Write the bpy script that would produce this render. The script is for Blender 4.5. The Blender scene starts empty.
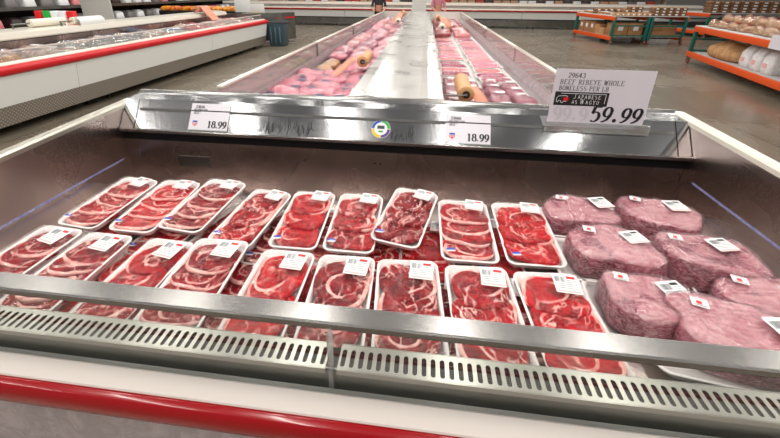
import bpy, bmesh, math, random
from mathutils import Vector, Matrix
PI = math.pi
S = bpy.context.scene
COL = S.collection
R = random.Random(7)

# ------------------------------------------------------------------ helpers
def link(name, me, m=None, parent=None, loc=None, rot=None):
    o = bpy.data.objects.new(name, me)
    COL.objects.link(o)
    if m is not None and me is not None:
        ms = m if isinstance(m, (list, tuple)) else [m]
        for q in ms: me.materials.append(q)
    if parent is not None: o.parent = parent
    if loc is not None: o.location = loc
    if rot is not None: o.rotation_euler = rot
    return o

def thing(name, label, cat, loc=(0, 0, 0), rot=(0, 0, 0), group=None):
    o = bpy.data.objects.new(name, None)
    COL.objects.link(o); o.location = loc; o.rotation_euler = rot
    o.empty_display_size = .05
    return tag(o, label, cat, group)

def tag(o, label, cat, group=None):
    o['label'] = label; o['category'] = cat
    if group: o['group'] = group
    elif 'group' in o: del o['group']
    return o

KIDS = {}
def kids(o): return [c for c in ALLKIDS.get(o.name, [])]
ALLKIDS = {}
def child(name, me, m, parent, loc=None, rot=None):
    o = link(name, me, m, parent, loc, rot)
    ALLKIDS.setdefault(parent.name, []).append(o)
    return o

def copy_tree(o, parent=None):
    c = o.copy(); COL.objects.link(c)
    if parent is not None:
        c.parent = parent
        ALLKIDS.setdefault(parent.name, []).append(c)
    for k in kids(o): copy_tree(k, c)
    return c

class MB:
    def __init__(s): s.v = []; s.f = []; s.mi = []; s.sm = []
    def add(s, vs, fs, mi=0, smooth=False):
        b = len(s.v); s.v += [tuple(v) for v in vs]
        for f in fs:
            s.f.append([b + i for i in f]); s.mi.append(mi); s.sm.append(smooth)
        return s
    def box(s, x0, x1, y0, y1, z0, z1, mi=0, bev=0):
        if bev <= 0:
            vs = [(x0,y0,z0),(x1,y0,z0),(x1,y1,z0),(x0,y1,z0),(x0,y0,z1),(x1,y0,z1),(x1,y1,z1),(x0,y1,z1)]
            fs = [(3,2,1,0),(4,5,6,7),(0,1,5,4),(1,2,6,5),(2,3,7,6),(3,0,4,7)]
            return s.add(vs, fs, mi)
        bm = bmesh.new(); bmesh.ops.create_cube(bm, size=1)
        for v in bm.verts:
            v.co = Vector(((x0+x1)/2 + v.co.x*(x1-x0), (y0+y1)/2 + v.co.y*(y1-y0), (z0+z1)/2 + v.co.z*(z1-z0)))
        bmesh.ops.bevel(bm, geom=list(bm.edges), offset=bev, segments=2, affect='EDGES', profile=.5)
        bm.verts.index_update()
        s.add([v.co for v in bm.verts], [[v.index for v in f.verts] for f in bm.faces], mi, True)
        bm.free(); return s
    def prism_x(s, prof, x0, x1, mi=0, cap=True, smooth=False):   # prof: (y,z) closed
        n = len(prof)
        vs = [(x0, y, z) for y, z in prof] + [(x1, y, z) for y, z in prof]
        fs = [(i, (i+1) % n, n + (i+1) % n, n + i) for i in range(n)]
        s.add(vs, fs, mi, smooth)
        if cap: s.add(vs, [list(range(n))[::-1], list(range(n, 2*n))], mi)
        return s
    def prism_y(s, prof, y0, y1, mi=0, smooth=False):             # prof: (x,z) closed
        n = len(prof)
        vs = [(x, y0, z) for x, z in prof] + [(x, y1, z) for x, z in prof]
        fs = [(i, (i+1) % n, n + (i+1) % n, n + i) for i in range(n)]
        s.add(vs, fs, mi, smooth)
        s.add(vs, [list(range(n)), list(range(n, 2*n))[::-1]], mi); return s
    def prism_z(s, prof, z0, z1, mi=0):
        n = len(prof)
        vs = [(x, y, z0) for x, y in prof] + [(x, y, z1) for x, y in prof]
        fs = [(i, (i+1) % n, n + (i+1) % n, n + i) for i in range(n)] + [list(range(n))[::-1], list(range(n, 2*n))]
        return s.add(vs, fs, mi)
    def tube(s, pts, r, n=10, mi=0, cap=True):
        pts = [Vector(p) for p in pts]; rs = r if isinstance(r, (list, tuple)) else [r]*len(pts)
        vs = []; fs = []
        for i, p in enumerate(pts):
            d = (pts[min(i+1, len(pts)-1)] - pts[max(i-1, 0)]).normalized()
            a = d.cross(Vector((0, 0, 1)))
            if a.length < .05: a = d.cross(Vector((0, 1, 0)))
            a.normalize(); b = d.cross(a)
            for k in range(n):
                t = 2*PI*k/n; vs.append(p + (a*math.cos(t) + b*math.sin(t))*rs[i])
        for i in range(len(pts)-1):
            for k in range(n):
                fs.append((i*n+k, i*n+(k+1) % n, (i+1)*n+(k+1) % n, (i+1)*n+k))
        s.add(vs, fs, mi, True)
        if cap: s.add(vs, [list(range(n)), list(range((len(pts)-1)*n, len(pts)*n))[::-1]], mi)
        return s
    def loops(s, loops, mi=0, smooth=True, cap0=True, cap1=True):
        n = len(loops[0]); vs = [p for l in loops for p in l]; fs = []
        for i in range(len(loops)-1):
            for k in range(n): fs.append((i*n+k, i*n+(k+1) % n, (i+1)*n+(k+1) % n, (i+1)*n+k))
        if cap0: fs.append(list(range(n))[::-1])
        if cap1: fs.append(list(range((len(loops)-1)*n, len(loops)*n)))
        return s.add(vs, fs, mi, smooth)
    def mesh(s, name):
        me = bpy.data.meshes.new(name)
        me.from_pydata([tuple(map(float, v)) for v in s.v], [], s.f)
        me.polygons.foreach_set('material_index', s.mi)
        me.polygons.foreach_set('use_smooth', s.sm)
        bm = bmesh.new(); bm.from_mesh(me); bmesh.ops.recalc_face_normals(bm, faces=bm.faces); bm.to_mesh(me); bm.free()
        me.update(); return me
    def build(s, name, m, parent=None, loc=None, rot=None):
        me = s.mesh(name)
        if parent is None: return link(name, me, m, None, loc, rot)
        return child(name, me, m, parent, loc, rot)

def rrect(w, l, r, z, n=5):
    pts = []
    for cx, cy, a0 in ((w/2-r, l/2-r, 0), (-w/2+r, l/2-r, PI/2), (-w/2+r, -l/2+r, PI), (w/2-r, -l/2+r, 1.5*PI)):
        for k in range(n+1):
            a = a0 + PI/2*k/n; pts.append((cx + r*math.cos(a), cy + r*math.sin(a), z))
    return pts

def fade(a):
    return a*a*(3-2*a)
def h3(i, j, k):
    n = (i*374761393 + j*668265263 + k*2147483647 + 1013904223) & 0xffffffff
    n = ((n ^ (n >> 13))*1274126177) & 0xffffffff
    return ((n ^ (n >> 16)) & 0xffff)/65535.0*2-1
def vn(x, y, z=0.0):
    i, j, k = math.floor(x), math.floor(y), math.floor(z); fx, fy, fz = fade(x-i), fade(y-j), fade(z-k)
    def L(a, b, t): return a+(b-a)*t
    return L(L(L(h3(i,j,k),h3(i+1,j,k),fx),L(h3(i,j+1,k),h3(i+1,j+1,k),fx),fy),
             L(L(h3(i,j,k+1),h3(i+1,j,k+1),fx),L(h3(i,j+1,k+1),h3(i+1,j+1,k+1),fx),fy),fz)

# ------------------------------------------------------------------ materials
def lin(r, g, b):
    f = lambda c: (c/255/12.92) if c/255 <= .04045 else ((c/255+.055)/1.055)**2.4
    return (f(r), f(g), f(b), 1)
class NT:
    def __init__(s, name):
        s.m = bpy.data.materials.new(name); s.m.use_nodes = True
        s.t = s.m.node_tree; s.n = s.t.nodes; s.n.clear()
        s.out = s.n.new('ShaderNodeOutputMaterial')
    def new(s, k, **kw):
        q = s.n.new(k)
        for a, b in kw.items(): setattr(q, a, b)
        return q
    def ln(s, a, b): s.t.links.new(a, b)
    def setin(s, sock, v):
        if hasattr(v, 'node'): s.ln(v, sock)
        else: sock.default_value = v
    def bsdf(s, col=None, rough=.5, metal=0, **kw):
        p = s.new('ShaderNodeBsdfPrincipled')
        if col is not None: s.setin(p.inputs['Base Color'], col)
        s.setin(p.inputs['Roughness'], rough); s.setin(p.inputs['Metallic'], metal)
        for a, b in kw.items(): s.setin(p.inputs[a.replace('_', ' ')], b)
        return p
    def coord(s, kind='Object'):
        if not hasattr(s, 'tc'): s.tc = s.new('ShaderNodeTexCoord')
        return s.tc.outputs[kind]
    def mapping(s, v, scale=(1, 1, 1), loc=(0, 0, 0), rot=(0, 0, 0)):
        q = s.new('ShaderNodeMapping'); s.ln(v, q.inputs[0])
        q.inputs['Scale'].default_value = scale; q.inputs['Location'].default_value = loc; q.inputs['Rotation'].default_value = rot
        return q.outputs[0]
    def noise(s, vec, scale=5, detail=3, rough=.5, dist=0, rnd=False):
        q = s.new('ShaderNodeTexNoise')
        if rnd:
            q.noise_dimensions = '4D'
            oi = s.new('ShaderNodeObjectInfo'); s.ln(s.math('MULTIPLY', oi.outputs['Random'], 57.3), q.inputs['W'])
        s.ln(vec, q.inputs['Vector']); q.inputs['Scale'].default_value = scale; q.inputs['Detail'].default_value = detail
        q.inputs['Roughness'].default_value = rough; q.inputs['Distortion'].default_value = dist
        return q.outputs[0]
    def math(s, op, a, b=None, clamp=False):
        q = s.new('ShaderNodeMath', operation=op); q.use_clamp = clamp
        s.setin(q.inputs[0], a)
        if b is not None: s.setin(q.inputs[1], b)
        return q.outputs[0]
    def rng(s, v, a, b, c=0, d=1, smooth=True):
        q = s.new('ShaderNodeMapRange'); q.interpolation_type = 'SMOOTHSTEP' if smooth else 'LINEAR'
        s.setin(q.inputs[0], v); 
        for i, x in zip((1, 2, 3, 4), (a, b, c, d)): s.setin(q.inputs[i], x)
        return q.outputs[0]
    def mix(s, f, a, b):
        q = s.new('ShaderNodeMix', data_type='RGBA'); s.setin(q.inputs[0], f); s.setin(q.inputs[6], a); s.setin(q.inputs[7], b)
        return q.outputs[2]
    def bump(s, h, strength=.3, dist=.01):
        q = s.new('ShaderNodeBump'); s.ln(h, q.inputs['Height']); q.inputs['Strength'].default_value = strength; q.inputs['Distance'].default_value = dist
        return q.outputs[0]
    def done(s, sh): s.ln(sh, s.out.inputs[0]); return s.m

def plain(name, col, rough=.5, metal=0, **kw):
    t = NT(name); return t.done(t.bsdf(col, rough, metal, **kw).outputs[0])
def mottled(name, c1, c2, scale=6, rough=.5, metal=0, bumpk=0, lo=.35, hi=.65, rnd=True, dist=.4, **kw):
    t = NT(name); v = t.coord(); n = t.noise(v, scale, 4, .55, dist, rnd)
    p = t.bsdf(t.mix(t.rng(n, lo, hi), c1, c2), rough, metal, **kw)
    if bumpk: t.ln(t.bump(n, bumpk, .01), p.inputs['Normal'])
    return t.done(p.outputs[0])

def steel(name, col, rough=.25, stretch=(1, 1, 30), wear=.5, dark=None, bk=.06):
    t = NT(name); v = t.coord()
    br = t.noise(t.mapping(v, stretch), 6, 4, .6)
    bl = t.noise(v, 2.6, 1.5, .5, .3)
    sc = t.noise(t.mapping(v, (14, 14, 3)), 9, 2, .5, 1.5)
    scr = t.rng(t.math('ABSOLUTE', t.math('SUBTRACT', sc, .5)), 0, .006, 1, 0)
    r = t.math('ADD', t.rng(bl, .3, .7, rough-.03, rough+.07), t.math('MULTIPLY', t.math('MULTIPLY', scr, wear), .2))
    c = t.mix(t.rng(bl, .35, .7), col, dark or tuple(x*.72 for x in col[:3])+(1,))
    p = t.bsdf(c, r, 1)
    h = t.math('ADD', t.math('MULTIPLY', br, .5), t.math('MULTIPLY', bl, 2.0))
    t.ln(t.bump(h, bk, .006), p.inputs['Normal'])
    return t.done(p.outputs[0])

M = {}
M['steel_canopy'] = steel('brushed stainless', (.43, .43, .44, 1), .11, (40, 1, 1), .3, bk=.02)
M['steel_wall'] = steel('scuffed stainless liner', (.58, .47, .43, 1), .27, (1, 1, 12), .5, bk=.05)
M['steel_back'] = steel('stained stainless liner', (.54, .45, .42, 1), .25, (25, 1, 1), .5, bk=.05)
M['steel_rail'] = plain('polished handrail steel', (.33, .32, .31, 1), .24, 1)
M['steel_grille'] = plain('grille steel', (.40, .385, .345, 1), .28, 1)
M['steel_dull'] = steel('dull steel', (.27, .27, .25, 1), .32, (1, 20, 20), .2, bk=.01)
M['steel_top'] = steel('polished steel top', (.74, .72, .69, 1), .28, (14, 2, 1), 0, (.66, .64, .61, 1), bk=.01)
M['black'] = plain('black plastic', (.006, .006, .006, 1), .6)
M['darkhole'] = plain('dark duct', (.012, .012, .011, 1), .9)
M['cream'] = plain('cream enamel', lin(232, 226, 212), .28, Coat_Weight=.4)
M['railtan'] = plain('tan steel rail', (.62, .58, .50, 1), .28, .8)
M['white'] = plain('white enamel', lin(235, 235, 232), .3)
M['whitec'] = plain('white trim', lin(212, 203, 197), .45)
M['red'] = plain('red bumper vinyl', lin(152, 0, 12), .18, Coat_Weight=.5, Coat_Roughness=.05)
M['redfar'] = plain('red trim', lin(205, 12, 24), .35)
M['foam'] = plain('white foam', lin(244, 238, 236), .45, Subsurface_Weight=.0)
M['label'] = plain('label paper', lin(242, 243, 244), .5)
M['ink'] = plain('black ink', (.012, .012, .014, 1), .5)
M['inkgrey'] = plain('grey ink', (.12, .12, .13, 1), .5)
M['inkfaint'] = plain('show through ink', lin(208, 205, 212), .5)
M['inkred'] = plain('red ink', lin(225, 30, 35), .45)
M['inkblue'] = plain('blue ink', lin(35, 75, 185), .45)
M['pinkpaper'] = plain('pink label band', lin(240, 180, 175), .5)
M['card'] = plain('glossy sign card', lin(226, 222, 230), .25)
M['green'] = plain('green', lin(40, 175, 70), .45)
M['purple'] = plain('purple', lin(90, 50, 140), .45)
M['yellow'] = plain('yellow', lin(240, 200, 20), .45)
M['lcd'] = plain('display grey', lin(55, 70, 60), .3)
M['strip'] = mottled('blue vinyl load strip', lin(120, 130, 190), lin(165, 165, 205), 60, .4)
M['glassgreen'] = plain('green glass edge', lin(120, 150, 140), .15)
M['bin'] = plain('blue grey bin plastic', lin(84, 108, 122), .5)
M['orange'] = plain('orange rack beam', lin(226, 82, 16), .45)
M['rackgreen'] = plain('green rack upright', lin(24, 96, 84), .5)
M['shelf'] = plain('white shelf board', lin(205, 203, 200), .6)
M['carton'] = mottled('brown carton', lin(160, 112, 72), lin(178, 130, 88), 5, .8)
M['cartond'] = mottled('dark carton', lin(112, 78, 54), lin(140, 100, 70), 5, .8)
M['kraft'] = mottled('kraft paper', lin(176, 128, 84), lin(205, 160, 112), 9, .75, bumpk=.4)
M['bread'] = mottled('bread in bags', lin(160, 105, 62), lin(226, 186, 140), 14, .35, bumpk=.5)
M['orangered'] = plain('red caster wheel', lin(140, 84, 78), .5)
M['rubber'] = plain('black rubber', (.02, .02, .02, 1), .7)
M['whitebag'] = mottled('white plastic bag', lin(225, 222, 222), lin(245, 244, 244), 9, .35, bumpk=.5)
M['rolltan'] = plain('tan bag roll', lin(214, 160, 110), .45)
M['rollstrip'] = plain('salmon bag strip', lin(218, 140, 110), .4)
M['rollwhite'] = plain('white bag roll', lin(236, 230, 214), .45)
M['core'] = plain('dark roll core', (.05, .03, .02, 1), .6)
M['skin'] = plain('skin', lin(200, 140, 115), .55, Subsurface_Weight=.05)
M['clothdark'] = plain('dark clothing', lin(40, 38, 46), .8)
M['clothpink'] = plain('pink clothing', lin(190, 120, 130), .8)
M['hair'] = plain('dark hair', (.03, .02, .015, 1), .6)
M['wallgrey'] = plain('painted wall', lin(180, 178, 172), .8)
M['blueplastic'] = plain('blue plastic', lin(60, 150, 215), .35)
M['gold'] = mottled('golden marinade', lin(150, 80, 15), lin(225, 160, 60), 16, .3, bumpk=.4)

def clear(name, col=(1, 1, 1, 1), base=.04, grazing=.5, rough=.03, bumpk=0, scale=20, haze=0.0, hazecol=(1, 1, 1, 1), dist=.01):
    t = NT(name); tr = t.new('ShaderNodeBsdfTransparent'); tr.inputs[0].default_value = col
    gl = t.new('ShaderNodeBsdfGlossy'); gl.inputs['Roughness'].default_value = rough; gl.inputs['Color'].default_value = (1, 1, 1, 1)
    lw = t.new('ShaderNodeLayerWeight'); lw.inputs[0].default_value = .35
    if bumpk:
        n = t.noise(t.coord(), scale, 3, .6, 1.5, True); nb = t.bump(n, bumpk, dist)
        t.ln(nb, gl.inputs['Normal']); t.ln(nb, lw.inputs['Normal'])
    f = t.rng(lw.outputs['Fresnel'], 0, 1, base, grazing, False)
    mx = t.new('ShaderNodeMixShader'); t.ln(f, mx.inputs[0]); t.ln(tr.outputs[0], mx.inputs[1]); t.ln(gl.outputs[0], mx.inputs[2])
    o = mx.outputs[0]
    if haze:
        df = t.new('ShaderNodeBsdfDiffuse'); df.inputs[0].default_value = hazecol
        m2 = t.new('ShaderNodeMixShader'); m2.inputs[0].default_value = haze
        t.ln(o, m2.inputs[1]); t.ln(df.outputs[0], m2.inputs[2]); o = m2.outputs[0]
    return t.done(o)
M['film'] = clear('cling film', base=.012, grazing=.3, rough=.07, bumpk=.9, scale=15, dist=.03)
M['vac'] = clear('loose vacuum film', base=.06, grazing=.7, rough=.07, bumpk=1, scale=20, haze=.025, hazecol=(.9, .8, .82, 1), dist=.03)
M['glass'] = clear('clear glass', (.95, .97, .96, 1), .004, .12, .01, haze=.012, hazecol=(.8, .78, .76, 1))
M['glass2'] = clear('display glass', (.96, .97, .96, 1), .03, .25, .03, haze=.04, hazecol=(.8, .78, .76, 1))
M['plexi'] = clear('hazy acrylic', (.9, .93, .92, 1), .06, .7, .05, haze=.16, hazecol=(.75, .72, .70, 1))

def meat(name, c_dark, c_mid, c_fat, veins=.030, vscale=13, fine=.35, rim=True, fatbase=.0, dense=None, rough=.36, ospec=.14):
    t = NT(name); v = t.coord()
    n1 = t.noise(v, 26, 5, .6, .8, True)
    col = t.mix(t.rng(n1, .33, .66), c_dark, c_mid)
    a = t.noise(t.mapping(v, (1, .8, .3)), vscale, 3, .5, 1.0, True)
    vein = t.rng(t.math('ABSOLUTE', t.math('SUBTRACT', a, .5)), 0, veins, 1, 0)
    big = t.rng(t.noise(v, 9, 2, .5, .5, True), .5, .62)
    vein = t.math('MULTIPLY', vein, t.rng(t.noise(t.mapping(v, (1, 1, 1), (3, 5, 1)), 16, 2, .5, 0, True), .42, .55, .15, 1))
    b = t.noise(t.mapping(v, (1, 1, 1), (7, 2, 4)), 60, 3, .6, 1.5, True)
    fv = t.math('MULTIPLY', t.rng(b, .56, .66), fine)
    f = t.math('MAXIMUM', vein, fv)
    if dense:
        d = t.noise(t.mapping(v, (1, 1, 1), (2, 9, 3)), dense, 4, .7, 2.5, True)
        f = t.math('MAXIMUM', f, t.rng(d, .44, .6, 0, .85))
    if rim:
        at = t.new('ShaderNodeAttribute'); at.attribute_name = 'fat'
        e = t.noise(v, 22, 3, .5, .6, True)
        rr = t.math('ADD', at.outputs['Fac'], t.math('MULTIPLY', t.math('SUBTRACT', e, .5), .8))
        f = t.math('MAXIMUM', f, t.rng(rr, .40, .52))
    fc = t.mix(t.rng(n1, .4, .62), c_fat, tuple(c_fat[i]*.5+c_mid[i]*.5 for i in range(3))+(1,))
    p = t.bsdf(t.mix(f, col, fc), rough, 0, Specular_IOR_Level=ospec)
    hb = t.math('ADD', t.math('MULTIPLY', n1, .5), a)
    t.ln(t.bump(hb, .5, .006), p.inputs['Normal'])
    return t.done(p.outputs[0])
M['beef'] = meat('raw ribeye beef', lin(100, 0, 6), lin(180, 0, 18), lin(250, 200, 190), fine=.22)
M['beefB'] = meat('raw beef dark', lin(86, 0, 8), lin(152, 0, 20), lin(246, 196, 186), fine=.25, veins=.03, vscale=15)
M['beefC'] = meat('raw beef bright', lin(126, 0, 6), lin(198, 0, 18), lin(252, 190, 180), fine=.2, veins=.022, vscale=10)
def wagyu_mat():
    t = NT('marbled wagyu roast'); v = t.coord()
    at = t.new('ShaderNodeAttribute'); at.attribute_name = 'fat'
    n = t.noise(v, 9, 3, .55, .8, True); st = t.noise(t.mapping(v, (1, 2.2, 3), rot=(0, 0, .5)), 34, 5, .7, 1.8, True)
    fine = t.noise(v, 120, 3, .6, 1, True)
    lean = t.mix(t.rng(n, .35, .65), lin(118, 22, 44), lin(176, 52, 84))
    marb = t.math('MAXIMUM', t.rng(st, .47, .60), t.math('MULTIPLY', t.rng(fine, .52, .66), .45))
    lean = t.mix(marb, lean, lin(232, 172, 184))
    capc = t.mix(t.rng(t.noise(t.mapping(v, (1, 3, 1), rot=(0, 0, .4)), 16, 5, .65, 2, True), .38, .62), lin(206, 128, 142), lin(240, 200, 202))
    capc = t.mix(t.math('MULTIPLY', t.rng(st, .40, .52, 1, 0), .65), capc, lin(178, 72, 98))
    k = t.rng(t.math('ADD', at.outputs['Fac'], t.math('MULTIPLY', t.math('SUBTRACT', n, .5), 1.1)), .38, .56)
    col = t.mix(k, lean, capc)
    p = t.bsdf(col, .38, 0, Specular_IOR_Level=.25)
    t.ln(t.bump(st, .5, .006), p.inputs['Normal'])
    return t.done(p.outputs[0])
M['wagyu'] = wagyu_mat()
M['pork'] = meat('pink pork', lin(205, 66, 108), lin(230, 108, 138), lin(250, 205, 212), veins=.05, vscale=8, fine=.5, rim=False, dense=18, rough=.25)
M['ribs'] = meat('dark red vacuum meat', lin(120, 14, 48), lin(170, 42, 82), lin(235, 175, 190), veins=.03, vscale=14, fine=.4, rim=False, dense=22, rough=.2)
M['chops'] = meat('pink sliced meat', lin(205, 60, 80), lin(232, 110, 120), lin(248, 210, 205), veins=.05, vscale=22, fine=.5, rim=False, dense=26, rough=.25)
M['seafood'] = mottled('pale frozen food', lin(150, 70, 60), lin(232, 214, 200), 16, .3, bumpk=.4)
M['seafoodg'] = mottled('grey wrapped fish', lin(70, 74, 84), lin(190, 185, 182), 26, .25, bumpk=.4)

def floor_mat():
    t = NT('polished concrete'); v = t.coord()
    a = t.noise(v, .55, 5, .6, .6); b = t.noise(v, 7, 4, .6); c = t.noise(t.mapping(v, (.6, .12, 1)), 3, 3, .6, .5)
    col = t.mix(t.rng(a, .3, .7), lin(104, 96, 83), lin(124, 114, 99))
    col = t.mix(t.rng(b, .35, .7, 0, .2), col, lin(92, 86, 78))
    col = t.mix(t.rng(c, .5, .75, 0, .18), col, lin(152, 140, 122))
    sx = t.new('ShaderNodeSeparateXYZ'); t.ln(v, sx.inputs[0])
    def joint(o, per, off):
        m = t.math('ABSOLUTE', t.math('SUBTRACT', t.math('FRACT', t.math('MULTIPLY', t.math('ADD', o, off), 1/per)), .5))
        return t.rng(m, 0, .0035, 1, 0)
    j = t.math('MAXIMUM', joint(sx.outputs[0], 4.6, 2.6), joint(sx.outputs[1], 4.6, 1.2))
    col = t.mix(t.math('MULTIPLY', j, .7), col, lin(52, 48, 44))
    p = t.bsdf(col, t.rng(a, .3, .7, .2, .34), 0, Specular_IOR_Level=.6)
    t.ln(t.bump(c, .05, .01), p.inputs['Normal'])
    return t.done(p.outputs[0])
M['floor'] = floor_mat()

def plate_mat():
    t = NT('scuffed kick plate'); v = t.coord()
    a = t.noise(v, 14, 5, .7, 1.5); b = t.noise(t.mapping(v, (5, 1, 1.5)), 30, 3, .6, 2)
    s = t.rng(t.math('ABSOLUTE', t.math('SUBTRACT', b, .5)), 0, .02, 1, 0)
    col = t.mix(t.rng(a, .35, .7), lin(186, 174, 178), lin(214, 202, 206)); col = t.mix(t.math('MULTIPLY', s, .35), col, lin(225, 218, 222))
    p = t.bsdf(col, .35, .5); t.ln(t.bump(a, .2, .005), p.inputs['Normal'])
    return t.done(p.outputs[0])
M['plate'] = plate_mat()
def tread_mat():
    t = NT('diamond tread kick plate'); v = t.coord()
    w1 = t.new('ShaderNodeTexWave'); w1.inputs['Scale'].default_value = 9; t.ln(t.mapping(v, (1, 1, 1), rot=(PI/4, 0, 0)), w1.inputs[0]); w1.bands_direction = 'Y'
    w2 = t.new('ShaderNodeTexWave'); w2.inputs['Scale'].default_value = 9; t.ln(t.mapping(v, (1, 1, 1), rot=(-PI/4, 0, 0)), w2.inputs[0]); w2.bands_direction = 'Y'
    h = t.math('MULTIPLY', w1.outputs['Fac'], w2.outputs['Fac'])
    p = t.bsdf(t.mix(t.rng(h, .2, .8), lin(150, 140, 130), lin(200, 192, 182)), .4, .6); t.ln(t.bump(h, .5, .01), p.inputs['Normal'])
    return t.done(p.outputs[0])
M['tread'] = tread_mat()

# ------------------------------------------------------------------ camera
cam = bpy.data.cameras.new('camera'); co = bpy.data.objects.new('camera', cam); COL.objects.link(co)
cam.sensor_width = 36; cam.sensor_fit = 'HORIZONTAL'; cam.lens = 376.494*36/780
cam.shift_x = 13/780; cam.shift_y = -69/780; cam.clip_start = .05; cam.clip_end = 200
r_ = Vector((0.99242577, 0.12265913, 0.00676938)); u_ = Vector((-0.05400707, 0.38614651, 0.9208551)); f_ = Vector((-0.11033731, 0.91424592, -0.38984621))
co.matrix_world = Matrix(((r_.x, u_.x, -f_.x, 0), (r_.y, u_.y, -f_.y, 0), (r_.z, u_.z, -f_.z, 1.7), (0, 0, 0, 1)))
S.camera = co

# ------------------------------------------------------------------ setting
fl = MB().box(-30, 30, -8, 34, -.1, 0).build('floor', M['floor']); fl['kind'] = 'structure'
wb = MB().box(-30, 30, 34, 34.2, -.1, 7).build('wall_back', M['wallgrey']); wb['kind'] = 'structure'
pil = MB().box(-.62, -.02, 17.2, 17.8, 0, 7, bev=.02).build('pillar', M['white']); pil['kind'] = 'structure'

# ------------------------------------------------------------------ stroke lettering
class Pen:
    """broad nib lettering drawn as flat shapes in the x-z plane (y = 0)"""
    def __init__(s, a, b): s.a = a; s.b = b; s.mb = MB()
    def stroke(s, pts, a=None, b=None):
        a = a or s.a; b = b or s.b; n = len(pts)
        L = []; Q = []
        for i, (x, y) in enumerate(pts):
            x0, y0 = pts[max(i-1, 0)]; x1, y1 = pts[min(i+1, n-1)]
            dx, dy = x1-x0, y1-y0; d = math.hypot(dx, dy) or 1; nx, ny = -dy/d, dx/d
            h = math.hypot(a*nx, b*ny)/2
            L.append((x+nx*h, 0, y+ny*h)); Q.append((x-nx*h, 0, y-ny*h))
        s.k = getattr(s, 'k', 0)+1; yy = -.00003*(s.k % 12)
        L = [(p_[0], yy, p_[2]) for p_ in L]; Q = [(p_[0], yy, p_[2]) for p_ in Q]
        s.mb.add(L+Q, [(i, i+1, n+i+1, n+i) for i in range(n-1)])
    def disc(s, x, y, r, n=12):
        s.mb.add([(x+r*math.cos(2*PI*k/n), 0, y+r*math.sin(2*PI*k/n)) for k in range(n)], [list(range(n))])
def arc(cx, cy, rx, ry, a0, a1, n=14):
    return [(cx+rx*math.cos(math.radians(a0+(a1-a0)*k/n)), cy+ry*math.sin(math.radians(a0+(a1-a0)*k/n))) for k in range(n+1)]
W = .6
def line(*p): return list(p)
SER = .10
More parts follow.
